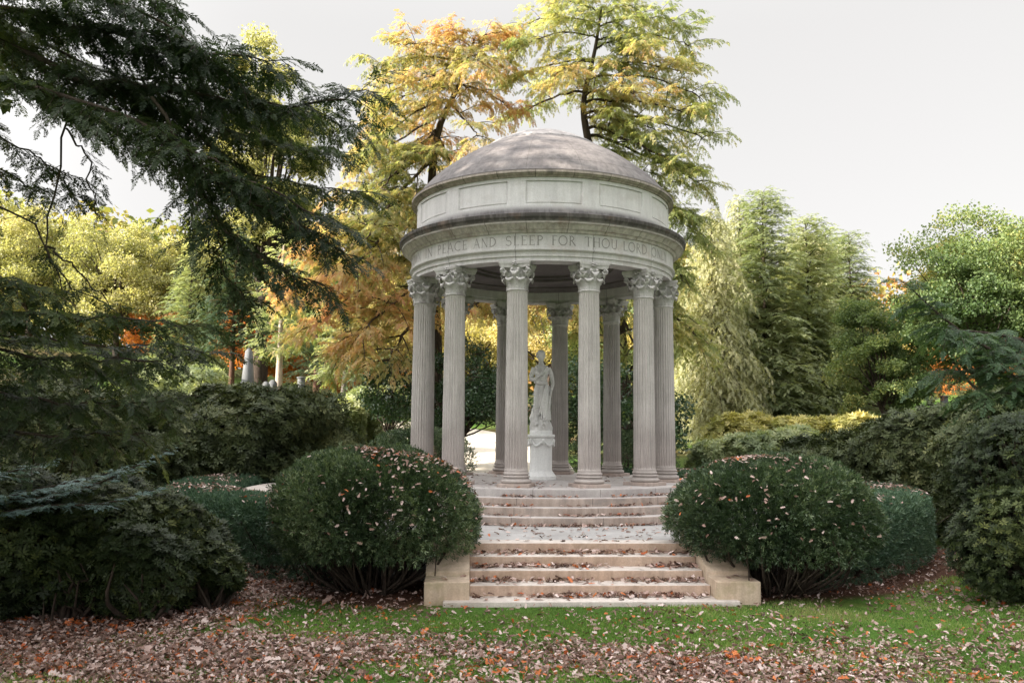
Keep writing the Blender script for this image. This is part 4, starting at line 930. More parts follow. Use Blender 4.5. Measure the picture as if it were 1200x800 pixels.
# ---- near hemlock, trunk outside the frame on the left
def near_hemlock():
    b = at(-190, 500, 8.2); b[2] = gz(b[0], b[1])-.1
    o = thing('hemlock', 'big dark hemlock at the left picture edge, its boughs hanging into the upper left corner', 'tree', b)
    tr = MB(); tr.tube(bez([b, b+[.1, .05, 3], b+[0, .1, 7], b+[.1, 0, 12]], 20), np.linspace(.30, .08, 20), 12)
    f = Fol(); nz = Noise3(1.8, seed=101)
    tint = lambda p: .33+.16*nz(p)
    def limb(P, r0=.045, n=16, **k):
        Q = bez([at(*q) for q in P], n)+rng.normal(0, .018, (n, 3)); tr.tube(Q, np.linspace(r0*.62, .005, n), 6, cap=False)
        kw = dict(t0=.22, sub_step=.042, sub_len=.70, taper=.40, spray_step=.042, spray_len=.19, droop=.34, hang=.2, r=.0045, rise_j=.30, tint=tint); kw.update(k)
        dress(Q, f, tr, **kw)
        return Q
    limb([(-190, 30, 8.1), (0, 48, 7.9), (90, 92, 7.8), (190, 104, 7.7), (300, 120, 7.6), (380, 118, 7.5), (432, 104, 7.45)], .06, 20, sub_len=.60)
    limb([(-190, -60, 8.3), (0, 5, 8), (110, 38, 7.8), (200, 45, 7.6), (262, 85, 7.5), (300, 120, 7.5)], .05, sub_len=.55)
    limb([(-190, 70, 7.8), (0, 90, 7.4), (120, 130, 7.2), (230, 175, 7.1), (320, 225, 7.0), (400, 262, 7.0)], .05, 18, sub_len=.58)
    limb([(180, 112, 7.4), (228, 190, 7.2), (255, 260, 7.1), (310, 308, 7.0), (385, 338, 6.95)], .028, t0=.1, sub_len=.5)
    limb([(228, 190, 7.2), (280, 230, 7.1), (340, 262, 7.1), (408, 300, 7.0)], .02, t0=.1, sub_len=.42)
    limb([(255, 262, 7.1), (262, 320, 7.2), (300, 356, 7.1)], .014, t0=.1, sub_len=.4, keep=.8)
    limb([(120, 100, 7.9), (210, 130, 8.2), (300, 165, 8.3), (405, 178, 8.3)], .03, t0=.1, sub_len=.55)
    limb([(60, 75, 8), (170, 130, 8.1), (215, 205, 8.1), (225, 265, 8.1)], .025, t0=.1, sub_len=.45, keep=.85)
    limb([(-60, -100, 8.6), (60, -45, 8.4), (150, -20, 8.3), (212, 12, 8.2)], .04, sub_len=.6)
    limb([(-60, -60, 7.6), (60, -10, 7.5), (150, 5, 7.4), (250, 62, 7.4), (330, 70, 7.4)], .035, sub_len=.50)
    limb([(-190, 10, 9), (0, 30, 8.8), (120, 85, 8.8), (230, 100, 8.9), (340, 160, 9.0)], .04, sub_len=.65)
    # thin, nearly bare hanging shoots against the sky
    for P in ([(86, 92, 7.85), (78, 150, 7.8), (62, 240, 7.75), (54, 288, 7.7), (68, 325, 7.7), (84, 358, 7.65)], [(54, 288, 7.7), (82, 310, 7.7), (120, 350, 7.6)], [(78, 150, 7.8), (100, 185, 7.8), (112, 255, 7.8)]):
        limb(P, .017, 14, t0=.3, sub_step=.14, sub_len=.36, keep=.6)
    limb([(-190, 190, 8), (0, 238, 7.7), (50, 285, 7.7), (75, 330, 7.7), (118, 352, 7.6)], .02, sub_step=.07, sub_len=.42, keep=.6)
    limb([(-100, 100, 8.2), (10, 165, 8.2), (55, 190, 8.2), (90, 230, 8.2)], .02, sub_step=.06, sub_len=.5, keep=.75)
    limb([(-100, 150, 8.2), (10, 205, 8.3), (60, 225, 8.3)], .02, sub_step=.06, sub_len=.45, keep=.7)
    for P in ([(120, 110, 8.6), (230, 120, 8.7), (330, 125, 8.7), (420, 150, 8.7)], [(200, 130, 8.5), (280, 195, 8.5), (350, 215, 8.5), (425, 225, 8.4)], [(100, 60, 8.4), (200, 70, 8.5), (280, 85, 8.6), (345, 92, 8.6)], [(0, 70, 8.8), (110, 140, 8.9), (200, 190, 8.9), (290, 215, 8.9)], [(-40, 0, 8.0), (90, 20, 7.9), (190, 60, 7.9), (270, 60, 7.9)]):
        limb(P, .02, 14, t0=.05, sub_len=.5)
    # low boughs
    limb([(-190, 290, 7.4), (-40, 318, 7.0), (20, 330, 6.9), (62, 348, 6.9)], .035, t0=.1, sub_len=.55)
    limb([(-190, 330, 7.2), (0, 365, 6.9), (90, 372, 6.8), (165, 372, 6.8), (222, 384, 6.8)], .035, sub_len=.50)
    limb([(-190, 380, 7.4), (0, 412, 7.1), (100, 418, 7.0), (185, 425, 7.0)], .035, sub_len=.6, sub_step=.05)
    limb([(-190, 450, 7.6), (0, 462, 7.3), (90, 472, 7.2), (200, 470, 7.1)], .03, sub_len=.6, sub_step=.05)
    limb([(-190, 520, 7.8), (0, 508, 7.6), (90, 512, 7.5), (170, 505, 7.5)], .03, sub_len=.55, sub_step=.055)
    limb([(-190, 400, 8.4), (0, 395, 8.4), (110, 402, 8.4), (240, 412, 8.5)], .03, sub_len=.65, sub_step=.06)
    # upper crown above the frame
    for k in range(9):
        h = 6.0+k*.7; az = k*2.4; d = np.array([cos(az), sin(az), .1]); L = 3.4*(1-.5*k/16)
        st = b+[0.05, .03, h+.1]; Q = bez([st, st+d*L*.5+[0, 0, .1], st+d*L+[0, 0, -.6]], 10)
        if d[0] > .2 and h < 7.4: continue
        tr.tube(Q, np.linspace(.05, .01, 10), 5, cap=False)
        dress(Q, f, tr, t0=.1, sub_step=.14, sub_len=1.1, spray_step=.09, spray_len=.26, droop=.35, hang=.2, r=0, tint=tint)
    finish_tree(o, tr, [f], 'hemlock', 'bark', SPRAY_FINE)
near_hemlock()
def blue_bough():
    b = at(-95, 640, 9.0); b[2] = gz(b[0], b[1])-.1
    o = thing('young_spruce', 'blue-green young spruce at the left edge, flat boughs spread over the dark shrubs', 'tree', b)
    tr = MB(); tr.tube([b, b+[0, 0, 1.0], b+[0.02, 0, 2.0]], [.05, .04, .015], 8); f = Fol()
    for P in ([(-95, 590, 9), (0, 588, 9.0), (70, 580, 8.9), (130, 560, 8.8), (195, 528, 8.7)], [(-95, 600, 9), (0, 600, 8.9), (60, 592, 8.8), (120, 590, 8.7), (178, 574, 8.6)], [(-95, 580, 9), (-20, 560, 8.9), (30, 548, 8.8), (58, 540, 8.8)], [(-95, 570, 9), (-20, 585, 8.9), (40, 574, 8.8), (105, 560, 8.8), (150, 548, 8.8)]):
        Q = bez([at(*q) for q in P], 12); tr.tube(Q, np.linspace(.02, .005, 12), 5, cap=False)
        dress(Q, f, tr, t0=.1, sub_step=.06, sub_len=.34, taper=.55, spray_step=.034, spray_len=.12, droop=.10, hang=.03, r=.003, tint=lambda p: .5)
    finish_tree(o, tr, [f], 'spruce_blue', 'bark', SPRAY_FINE)
blue_bough()
def right_hemlock():
    b = base_at(1345, 12.2); o = thing('hemlock', 'dark hemlock outside the right picture edge, one bough reaching in across the maple', 'tree', b)
    tr = MB(); tr.tube(bez([b, b+[0, 0, 4], b+[.1, 0, 9]], 12), np.linspace(.22, .05, 12), 10); f = Fol(); nz = Noise3(1.5, seed=7)
    for P in ([(1345, 480, 12.2), (1260, 452, 12.1), (1200, 426, 12), (1150, 404, 12), (1100, 368, 12), (1064, 334, 12)], [(1345, 470, 12.4), (1240, 445, 12.6), (1170, 440, 12.7), (1105, 432, 12.7)], [(1345, 505, 12), (1250, 470, 11.8), (1190, 462, 11.7), (1140, 462, 11.7)], [(1345, 420, 12.5), (1230, 405, 12.5), (1170, 392, 12.5), (1110, 385, 12.5)], [(1345, 500, 12), (1270, 470, 11.6), (1215, 455, 11.5), (1165, 425, 11.5)]):
        Q = bez([at(*q) for q in P], 14); tr.tube(Q, np.linspace(.05, .008, 14), 5, cap=False)
        dress(Q, f, tr, t0=.12, sub_step=.055, sub_len=.85, taper=.45, spray_step=.055, spray_len=.25, droop=.42, hang=.25, r=.006, rise_j=.28, tint=lambda p: .45+.15*nz(p))
    for k in range(14):
        h = 4.5+k*.33; az = k*2.4; d = np.array([cos(az), sin(az), .1]); L = 2.6*(1-.6*k/14); st = b+[0.05, 0, h]
        Q = bez([st, st+d*L*.5+[0, 0, .1], st+d*L+[0, 0, -.4]], 8)
        if d[0] < .3: continue
        dress(Q, f, tr, t0=.1, sub_step=.16, sub_len=.8, spray_step=.1, spray_len=.26, droop=.35, hang=.2, r=0)
    finish_tree(o, tr, [f], 'hemlock_right', 'bark', SPRAY_FINE)
right_hemlock()

# ---- bald cypress pair behind the rotunda
def cypress(label, base, trunk_px, limbs, mat, tint, seed, r0=.24):
    b = np.array(base); o = thing('bald_cypress', label, 'tree', b); tr = MB()
    T = bez([b]+[at(*q) for q in trunk_px], 26); tr.tube(T, np.linspace(r0, .03, 26)+np.r_[.12, .05, .02, np.zeros(23)], 10)
    f = Fol(); g = np.random.default_rng(seed)
    for (u, tip, sag, dens) in limbs:
        k = u*25; i = int(k); s = T[i]+(T[min(25, i+1)]-T[i])*(k-i)
        e = at(*tip); L = np.linalg.norm(e-s)
        mid = (s+e)/2+[g.normal(0, .12)*L*.3, g.normal(0, .1)*L*.3, sag*L]
        Q = bez([s, s*.75+mid*.25+[0, 0, .03*L], mid, e*.75+mid*.25+[0, 0, .02*L], e], 16)+g.normal(0, .02, (16, 3)); rr = r0*(1-u)*.42+.022
        tr.tube(Q, np.linspace(rr, .012, 16), 6, cap=False)
        # secondary limbs
        for t in np.linspace(.25, .97, max(4, int(L*1.7))):
            i = int(t*15); p = Q[i]; tan = unit(Q[min(15, i+1)]-Q[max(0, i-1)])
            for sg in (-1, 1):
                a = g.uniform(25, 75); side = unit(np.cross(tan, UPV))
                d = unit(tan*cos(radians(a))+sg*side*sin(radians(a))+UPV*g.normal(.18, .36)); l = L*(.42-.22*t)*g.uniform(.6, 1.2)+.25
                q = bez([p, p+d*l*.5+[0, 0, .05*l], p+d*l+[0, 0, -.08*l]], 6); tr.tube(q, np.linspace(rr*.35, .006, 6), 4, cap=False)
                dress(q, f, tr, t0=.1, sub_step=.072/dens, sub_len=.66, taper=.35, spray_step=.062, spray_len=.25, ang=55, droop=.30, hang=.30, r=0, rise_j=.38, keep=1, tint=tint, tj=.13, b_ang=40)
    return finish_tree(o, tr, [f], mat, 'bark', FEATHER)
nzA = Noise3(.55, seed=201); nzB = Noise3(1.6, seed=202)
T1b = base_at(513, 27.5)
def tintA(p): h = np.clip((p[:, 2]-2)/9, 0, 1); return .30+.28*h+.20*nzA(p)+.12*nzB(p)
cypress('tall bald cypress turning orange behind the left columns, dark trunk between them', T1b, [(511, 400, 27.5), (505, 260, 27.5), (512, 160, 27.6), (540, 95, 27.8), (556, 45, 27.8)],
    [(.97, (590, 38, 28), .1, 1.0), (.95, (520, 40, 28), .1, 1), (.92, (470, 55, 27), .1, 1), (.9, (560, 75, 26), .1, .9), (.87, (446, 80, 28), .12, 1), (.85, (585, 85, 29), .1, .9), (.82, (455, 110, 26), .1, 1), (.78, (600, 130, 28), .12, .8), (.76, (442, 130, 29), .1, 1), (.72, (440, 170, 26), .08, 1), (.70, (560, 160, 25.5), .08, .9), (.66, (426, 190, 28), .08, 1), (.62, (445, 225, 26), .06, 1),
     (.60, (540, 215, 30), .05, .9), (.56, (408, 250, 28), .05, 1), (.53, (430, 280, 25), .04, 1), (.5, (580, 300, 29), .03, .9), (.47, (370, 300, 27.5), .04, 1), (.44, (410, 320, 25), .03, 1), (.42, (345, 345, 27), .04, 1), (.39, (560, 360, 25.5), .02, 1), (.36, (365, 385, 26), .03, 1), (.34, (420, 395, 24.5), .02, 1), (.31, (395, 420, 26), .02, .9), (.30, (600, 380, 27), 0, .9), (.36, (625, 345, 29), 0, .8), (.28, (455, 425, 25), .0, .8)], 'cypress', tintA, 5)
T2b = base_at(735, 29.5)
def tintB(p): return .30+.20*nzA(p+5)+.13*nzB(p)+.25*np.clip((p[:, 0]-5.2)/3, 0, 1)*np.clip((7-p[:, 2])/4, 0, 1)
cypress('tall green-gold bald cypress rising behind the dome, leaning its crown to the right', T2b, [(728, 400, 29.5), (705, 260, 29.4), (690, 170, 29.3), (684, 120, 29.2), (697, 60, 29.2), (705, 8, 29.2)],
    [(.97, (660, 0, 29), .1, 1), (.96, (745, 8, 29.5), .1, 1), (.93, (612, 30, 29), .12, 1), (.92, (790, 25, 29), .12, .8), (.88, (605, 60, 28), .12, 1), (.87, (760, 55, 28), .1, .9), (.84, (810, 55, 30), .12, .7), (.80, (600, 95, 29), .1, 1), (.79, (650, 90, 27), .1, 1), (.77, (800, 85, 29), .1, .8), (.74, (822, 115, 29), .12, .75), (.70, (610, 135, 30), .08, .9), (.69, (745, 110, 27.5), .08, .9), (.66, (806, 135, 28), .08, .9), (.62, (826, 165, 30), .08, .6),
     (.6, (760, 150, 28), .05, .9), (.56, (800, 200, 28), .05, 1), (.53, (818, 215, 30), .05, .7), (.48, (790, 250, 28), .04, 1), (.45, (815, 275, 30), .04, .8), (.42, (700, 330, 27.5), 0, .9), (.38, (800, 325, 29), .02, .9), (.35, (660, 360, 28), 0, .9), (.32, (780, 380, 28), 0, 1), (.29, (822, 405, 29.5), 0, .9), (.27, (690, 410, 28), 0, .9), (.25, (750, 420, 28), 0, .9)], 'cypress_green', tintB, 9)

# ---- conifers
def fir(name, label, base, H, rad, mat, seed, n=80, spray=.26, droop=.25, lean=0, bark='bark', t0=.10, shape=.8, tmpl=SPRAY_BG, sub=.125, step=.08, group=None, lift=.12):
    b = np.array(base); g = np.random.default_rng(seed); o = thing(name, label, 'tree', b, group); tr = MB(); f = Fol(); nz = Noise3(.9, seed=seed)
    T = bez([b, b+[lean*.3, 0, H*.4], b+[lean, 0, H]], 20); tr.tube(T, np.linspace(.020*H, .006, 20), 8)
    for k in range(n):
        u = t0+(1-t0)*(k+.5)/n; i = u*19; s = np.array([np.interp(i, np.arange(20), T[:, q]) for q in range(3)])
        az = k*2.4+g.normal(0, .3); L = rad*(1-u)**shape*g.uniform(.65, 1.2)*(.65+.35*min(1, u/.25))+.30*(1-u)+.12
        d = np.array([cos(az), sin(az), 0]); r_ = lift+.5*u
        Q = bez([s, s+d*L*.5+[0, 0, r_*L*.5], s+d*L+[0, 0, (r_-droop)*L]], 8); tr.tube(Q, np.linspace(.011*L+.006, .004, 8), 4, cap=False)
        dress(Q, f, tr, t0=.04, sub_step=sub, sub_len=min(1.0, .5*L+.25), rise_j=.22, taper=.5, spray_step=step, spray_len=spray, droop=droop, hang=.1, r=0, tint=lambda p: .45+.14*nz(p), tj=.15)
    return finish_tree(o, tr, [f], mat, bark, tmpl)
fir('fir_tree', 'tall pale green fir with bright sunlit top, tallest right of the rotunda', base_at(900, 35), 10.6, 2.3, 'spruce', 301, n=230, shape=.42)
fir('fir_tree', 'broad green fir, second of the tall firs right of the rotunda', base_at(952, 37), 9.6, 2.3, 'spruce', 302, n=210, shape=.42)
fir('fir_tree', 'slim green fir at the right end of the tall firs', base_at(1003, 40), 9.2, 2.0, 'spruce', 303, n=170, shape=.42)
fir('fir_tree', 'dark green fir standing behind the two tall pale firs', base_at(975, 43), 9.8, 2.6, 'spruce', 304, n=160, shape=.42)
fir('larch', 'pale cream-green larch with drooping shoots just right of the columns', base_at(838, 33), 9.6, 2.0, 'pale', 305, n=200, droop=.65, tmpl=HANG, spray=.30, shape=.55, lift=.3)
fir('larch', 'pale larch behind the first one, thin bare stems at its foot', base_at(872, 36), 10.6, 1.7, 'pale', 306, n=170, droop=.6, tmpl=HANG, spray=.30, shape=.55, lift=.3, t0=.2)
fir('fir_tree', 'green fir with a bare red-brown lower trunk behind the left shrubs', base_at(268, 43), 9.4, 2.2, 'dark_fir', 307, n=120, t0=.40, bark='bark_red', shape=.6)
fir('fir_tree', 'blue-green fir at far left, seen through the hemlock boughs', base_at(215, 46), 8.5, 2.4, 'spruce', 308, n=140, t0=.15)
fir('pine', 'pine with a tall bare grey-brown trunk right of the obelisk', base_at(324, 40), 11.0, 1.7, 'spruce', 309, n=45, t0=.38, bark='bark_pale', shape=.5)
fir('pine', 'pine with a leaning grey trunk beside the small grave column', base_at(398, 37), 8.6, 2.0, 'spruce', 310, n=45, t0=.36, bark='bark_grey', lean=.7, shape=.5)
fir('pine', 'dark pine with a straight brown trunk between the grave column and the leaning pine', base_at(368, 42), 9.4, 1.9, 'dark_fir', 311, n=45, t0=.34, bark='bark_red', shape=.5)
fir('young_fir', 'small light green fir beside the left columns, behind the yew dome', base_at(452, 31), 3.9, 1.1, 'spruce', 312, n=45, droop=.5, spray=.3)
fir('young_fir', 'small green fir at the foot of the leaning pine', base_at(415, 33), 2.9, 1.0, 'dark_fir', 313, n=40, droop=.4, spray=.3)

# ---- broadleaves
def broadleaf(name, label, base, H, rad, mat, seed, n=5200, leaf=.30, bark='bark', cz=.60, flat=.42, tmpl=CLUMP, nl=26, gap=.25, cat='tree', group=None, lean=(0, 0)):
    b = np.array(base); g = np.random.default_rng(seed); o = thing(name, label, cat, b, group); tr = MB(); mb = MB(); nz = Noise3(2.2/rad, seed=seed); nz2 = Noise3(1.6, seed=seed+1)
    c = b+[lean[0], lean[1], H*cz]; ax = np.array([rad, rad*.9, H*flat])
    T = bez([b, b+[g.normal(0, .1), 0, H*.25], b*.4+c*.6+[g.normal(0, .15), 0, 0], c+[0, 0, ax[2]*.7]], 16); tr.tube(T, np.linspace(.022*H, .015, 16)+np.r_[.06, .02, np.zeros(14)], 9)
    # limbs end in leaf masses
    tips = unit(g.normal(size=(nl*3, 3))); tips[:, 2] = np.abs(tips[:, 2])*1.2-.55; tips = unit(tips)
    sel = [tips[0]]
    for t in tips[1:]:
        if min(np.linalg.norm(t-q) for q in sel) > 1.9/sqrt(nl): sel.append(t)
    for t in sel:
        e = c+t*ax*g.uniform(.45, 1.0); i = int(g.uniform(.30, .8)*15); s = T[i]
        Q = bez([s, s*.5+e*.5+[0, 0, .06*H*g.uniform(0, 1)], e], 8)+g.normal(0, .03, (8, 3)); tr.tube(Q, np.linspace(.008*H, .01, 8), 5, cap=False)
        m = int(n/len(sel)); r = rad*g.uniform(.17, .40)*(26/nl)**.3
        # several flattened leaf layers per limb end
        for q in range(4):
            cc = e+g.normal(0, .45, 3)*r*[1, 1, .8]; mm = m//4
            d = unit(g.normal(size=(mm, 3)))*(g.uniform(0.25, 1, mm)**.5)[:, None]*r*np.array([.85, .85, .42])
            p = cc+d; k = nz2(p*1.3) > -1.1-gap*0+gap-.25*1.0
            p = p[k]
            if len(p): inst(mb, *tmpl, p, d[k]*[.5, .5, .2]+g.normal(0, .4, p.shape)+[0, 0, -.15], UPV+g.normal(0, .5, p.shape), leaf*g.uniform(.7, 1.3, len(p)), .45+.16*nz(p)+.1*nz2(p)+g.normal(0, .15, len(p)))
            if q < 2: tr.tube([e, cc], [.02, .008], 4, cap=False)
    local(o, mb, tr); tr.build('trunk', bark, o, smooth=180); mb.build('crown', mat, o); return o
broadleaf('maple', 'full green maple with yellowing top at the right picture edge', base_at(1160, 30), 8.4, 3.2, 'maple', 401, n=15000, leaf=.27, cz=.58, nl=60)
broadleaf('maple', 'green maple partly cut off by the right picture edge, behind the hemlock', base_at(1250, 33), 9.0, 3.4, 'maple', 402, n=11000, leaf=.27, nl=46)
broadleaf('small_maple', 'small yellow-green maple between the slim fir and the big maple', base_at(1035, 31), 5.9, 1.7, 'maple', 403, n=8500, leaf=.21, cz=.48, flat=.52, nl=36)
broadleaf('orange_maple', 'orange maple glowing behind the right grave stones', base_at(1165, 50), 4.2, 3.2, 'orange', 404, n=2600, leaf=.4, nl=16)
broadleaf('orange_maple', 'tan-orange maple behind the small yellow-green maple', base_at(1075, 55), 3.6, 2.6, 'yellow', 405, n=2600, leaf=.4, nl=16)
broadleaf('bare_tree', 'small nearly bare forked tree beside the right grave column', base_at(1092, 40), 2.6, .9, 'orange', 406, n=120, leaf=.15, nl=14)
broadleaf('orange_maple', 'bright orange maple behind the obelisk', base_at(290, 52), 4.6, 2.4, 'orange', 407, n=3600, leaf=.4, nl=18)
broadleaf('orange_maple', 'orange-red maple right of the pine trunk, behind the grave column', base_at(352, 55), 3.9, 2.4, 'orange', 408, n=3000, leaf=.4, nl=16)
broadleaf('orange_maple', 'pinkish orange maple far left, behind the hemlock boughs', base_at(190, 55), 3.6, 2.6, 'orange', 409, n=3000, leaf=.4, nl=16)
broadleaf('orange_maple', 'orange maple low behind the leaning pine', base_at(430, 54), 3.2, 2.2, 'orange', 410, n=2200, leaf=.4, nl=14)
broadleaf('yellow_tree', 'large pale yellow tree behind the hemlock, at the left picture edge', base_at(25, 58), 9.5, 4.6, 'pale_yellow', 411, n=9000, leaf=.42, cz=.48, flat=.50, nl=60)
broadleaf('yellow_tree', 'pale yellow tree glowing through the hanging hemlock shoots', base_at(130, 56), 10.0, 4.2, 'pale_yellow', 412, n=9000, leaf=.42, cz=.48, flat=.50, nl=60)
broadleaf('yellow_tree', 'tall pale yellow-green tree topping the hemlock boughs near the cypress', base_at(300, 50), 22.5, 3.2, 'pale_yellow', 413, n=7000, leaf=.48, cz=.56, flat=.44, nl=44)
broadleaf('yellow_tree', 'yellow-green tree between the far firs and the tall yellow tree', base_at(235, 60), 11.0, 3.6, 'pale_yellow', 414, n=8000, leaf=.42, cz=.48, flat=.50, nl=56)
broadleaf('green_tree', 'rounded light green tree behind the left side of the cypress', base_at(395, 60), 12.0, 4.0, 'maple', 415, n=4200, leaf=.45, nl=22)
broadleaf('magnolia', 'glossy dark magnolia seen between the left columns', base_at(536, 25.5), 3.9, 1.5, 'magnolia', 416, n=3600, leaf=.22, cz=.60, flat=.40, nl=22, lean=(.55, 0))
broadleaf('magnolia', 'glossy dark magnolia filling the gaps between the right rear columns', base_at(722, 25), 3.9, 1.9, 'magnolia', 417, n=3600, leaf=.26, cz=.52, flat=.46, nl=24)
broadleaf('magnolia', 'small glossy magnolia left of the columns, above the drive', base_at(462, 26.5), 3.5, 1.1, 'magnolia', 418, n=1300, leaf=.24, cz=.64, flat=.34, nl=14)
broadleaf('yellow_tree', 'yellow sunlit tree behind the statue', base_at(645, 48), 8.0, 3.6, 'yellow', 419, n=3600, leaf=.4, nl=20)
broadleaf('yellow_tree', 'pale yellow tree behind the magnolia between the left columns', base_at(560, 52), 7.0, 3.6, 'yellow', 420, n=3200, leaf=.42, nl=20)
broadleaf('green_tree', 'light green tree behind the right rear columns', base_at(735, 46), 8.0, 3.6, 'maple', 421, n=3600, leaf=.4, nl=20)

# ---- shade trees left of and behind the photographer: they keep the rotunda out of the low sun
for k, (x, y) in enumerate(((-17.9, 0.2), (-16.6, -4.4), (-15.4, -9.2), (-14.2, -14.0), (-13.0, -18.9), (-21.5, -7.0))):
    lab = ['shady oak left of the left hedge, outside the picture', 'unseen shade oak on the sunny side, level with the rotunda front', 'shady oak left of the dark shrubs, outside the picture', 'shady oak left of the fallen leaves, outside the picture', 'unseen shade oak level with the photographer', 'shady oak standing in a second row behind the others'][k]
    broadleaf('unseen_shade_oak', lab, np.array([x, y, float(gz(x, y))-.1]), 16.5, 4.6, 'shade_leaf', 500+k, n=6500, leaf=.8, cz=.55, flat=.45, nl=26, gap=-.6)

# ---- far wood
def woods():
    mb = MB(); g = np.random.default_rng(77); n = 26000
    a = np.radians(g.uniform(-62, 62, n)); r = g.uniform(74, 96, n); x = r*np.sin(a)+CAM[0]; y = r*np.cos(a)+CAM[1]
    nz = Noise3(.22, seed=9); nz2 = Noise3(.6, seed=10)
    hh = 8.5+1.6*nz(np.c_[x, y, 0*x])+1.2*nz2(np.c_[x, y, 0*x])+2.0*np.clip(-x/40, 0, 1)-4.5*sst(2, 14, x)
    z = gz(x, y)+hh*g.uniform(0, 1, n)**.8
    inst(mb, *CLUMP, np.c_[x, y, z], g.normal(size=(n, 3)), g.normal(size=(n, 3)), 1.5*g.uniform(.6, 1.4, n), .5+.22*nz(np.c_[x, y, z])+g.normal(0, .14, n))
    tag(mb.build('far_woods', 'far'), 'far autumn wood closing the view beyond the slope', kind='stuff')
MT['far'] = leaf_mat('far_wood_leaves', [(0, (0.07, 0.10, 0.03)), (0.45, (0.16, 0.18, 0.05)), (0.8, (0.36, 0.28, 0.09)), (1.0, (0.42, 0.20, 0.07))], trans=.4)
woods()

# ================================================================== GRAVES
def base_s(px, py, d):
    p = at(px, py, d); return (p[0], p[1], float(gz(p[0], p[1])))
def obelisk():
    d = 36; p = at(290, 456, d); g0 = p[2]-.45
    o = thing('obelisk', 'pale grey granite obelisk among the trees at far left', 'obelisk', (p[0], p[1], g0))
    MB().box(-.42, .42, -.42, .42, -1.5, .10).box(-.34, .34, -.34, .34, .102, .38).build('plinth', 'grave', o, bevel=.02)
    MB().box(-.27, .27, -.27, .27, .382, .74).build('base', 'grave', o, bevel=.03)
    mb = MB(); z = [.742, 2.06, 2.20]; w = [.215, .125, .008]
    V = [(sx*q, sy*q, zz) for zz, q in zip(z, w) for sx, sy in ((-1, -1), (1, -1), (1, 1), (-1, 1))]
    mb.add(V, np.array([(4*i+k, 4*i+(k+1) % 4, 4*i+4+(k+1) % 4, 4*i+4+k) for i in range(2) for k in range(4)])); mb.build('shaft', 'grave', o)
obelisk()
def grave_column(label, px, ytop, ybot, d, w, mat):
    p = at(px, ybot, d); h = (ybot-ytop)*d/FPX; o = thing('grave_column', label, 'monument', p)
    MB().box(-w*1.5, w*1.5, -w*1.5, w*1.5, -1.2, .32*h).box(-w*1.15, w*1.15, -w*1.15, w*1.15, .322*h, .42*h).build('pedestal', mat, o, bevel=.02)
    MB().add(*lathe([(w*.75, .422*h), (w*.62, .46*h), (w*.55, .93*h), (w*.7, .95*h), (w*.7, .98*h), (.002, 1.0*h)], 20)).build('shaft', mat, o, smooth=40)
grave_column('small pale grave column on a pedestal, right of the pine trunk', 352, 441, 479, 35, .27, 'grave')
grave_column('slim pale grave column rising out of the right shrubs', 1108, 463, 500, 40, .30, 'grave')
def headstone(label, px, ytop, ybot, d, wpx, mat, kind='round'):
    k = d/FPX; p = at(px, ybot, d); w = wpx*k/2; h = (ybot-ytop)*k; o = thing('headstone', label, 'headstone', p, 'headstones on the slope')
    MB().box(-w*1.25, w*1.25, -.25, .25, -1.0, h*.16).build('base', mat, o, bevel=.02)
    n = 14; top = [(w*cos(a), h*(.78)+h*.22*sin(a)) for a in np.linspace(0, pi, n)] if kind == 'round' else [(w, h*.86), (w*.3, h), (-w*.3, h), (-w, h*.86)]
    prof = [(-w, h*.162), (w, h*.162)]+top; m = len(prof)
    mb = MB(); mb.add([(x, y, z) for y in (-.11, .11) for x, z in prof], np.array([(i, (i+1) % m, m+(i+1) % m, m+i) for i in range(m)])); mb.F.append(np.array([list(range(m-1, -1, -1))])); mb.F.append(np.array([list(range(m, 2*m))])); mb.build('slab', mat, o)
for a in (('grey headstone right of the obelisk, pointed top', 311, 447, 470, 35, 8, 'grave', 'point'), ('wide pale headstone just left of the pine trunk', 319, 445, 472, 37, 9, 'grave', 'round'), ('dull headstone left of the small grave column', 345, 456, 478, 36, 5, 'grave_dark', 'round'),
          ('dark headstone between the brown and the leaning pine trunk', 375, 462, 484, 36, 9, 'grave_dark', 'round'), ('grey headstone at the foot of the leaning pine', 391, 466, 484, 36, 8, 'grave', 'point'), ('white headstone at the left end of the slope', 256, 447, 468, 38, 8, 'grave', 'round'),
          ('pale slanting headstone left of the right grave column', 1081, 474, 500, 40, 9, 'grave', 'point'), ('grey headstone right of the slim grave column', 1122, 482, 502, 41, 12, 'grave_dark', 'round'), ('tall white headstone below the hemlock bough at right', 1184, 455, 488, 44, 10, 'grave', 'point')):
    headstone(*a)

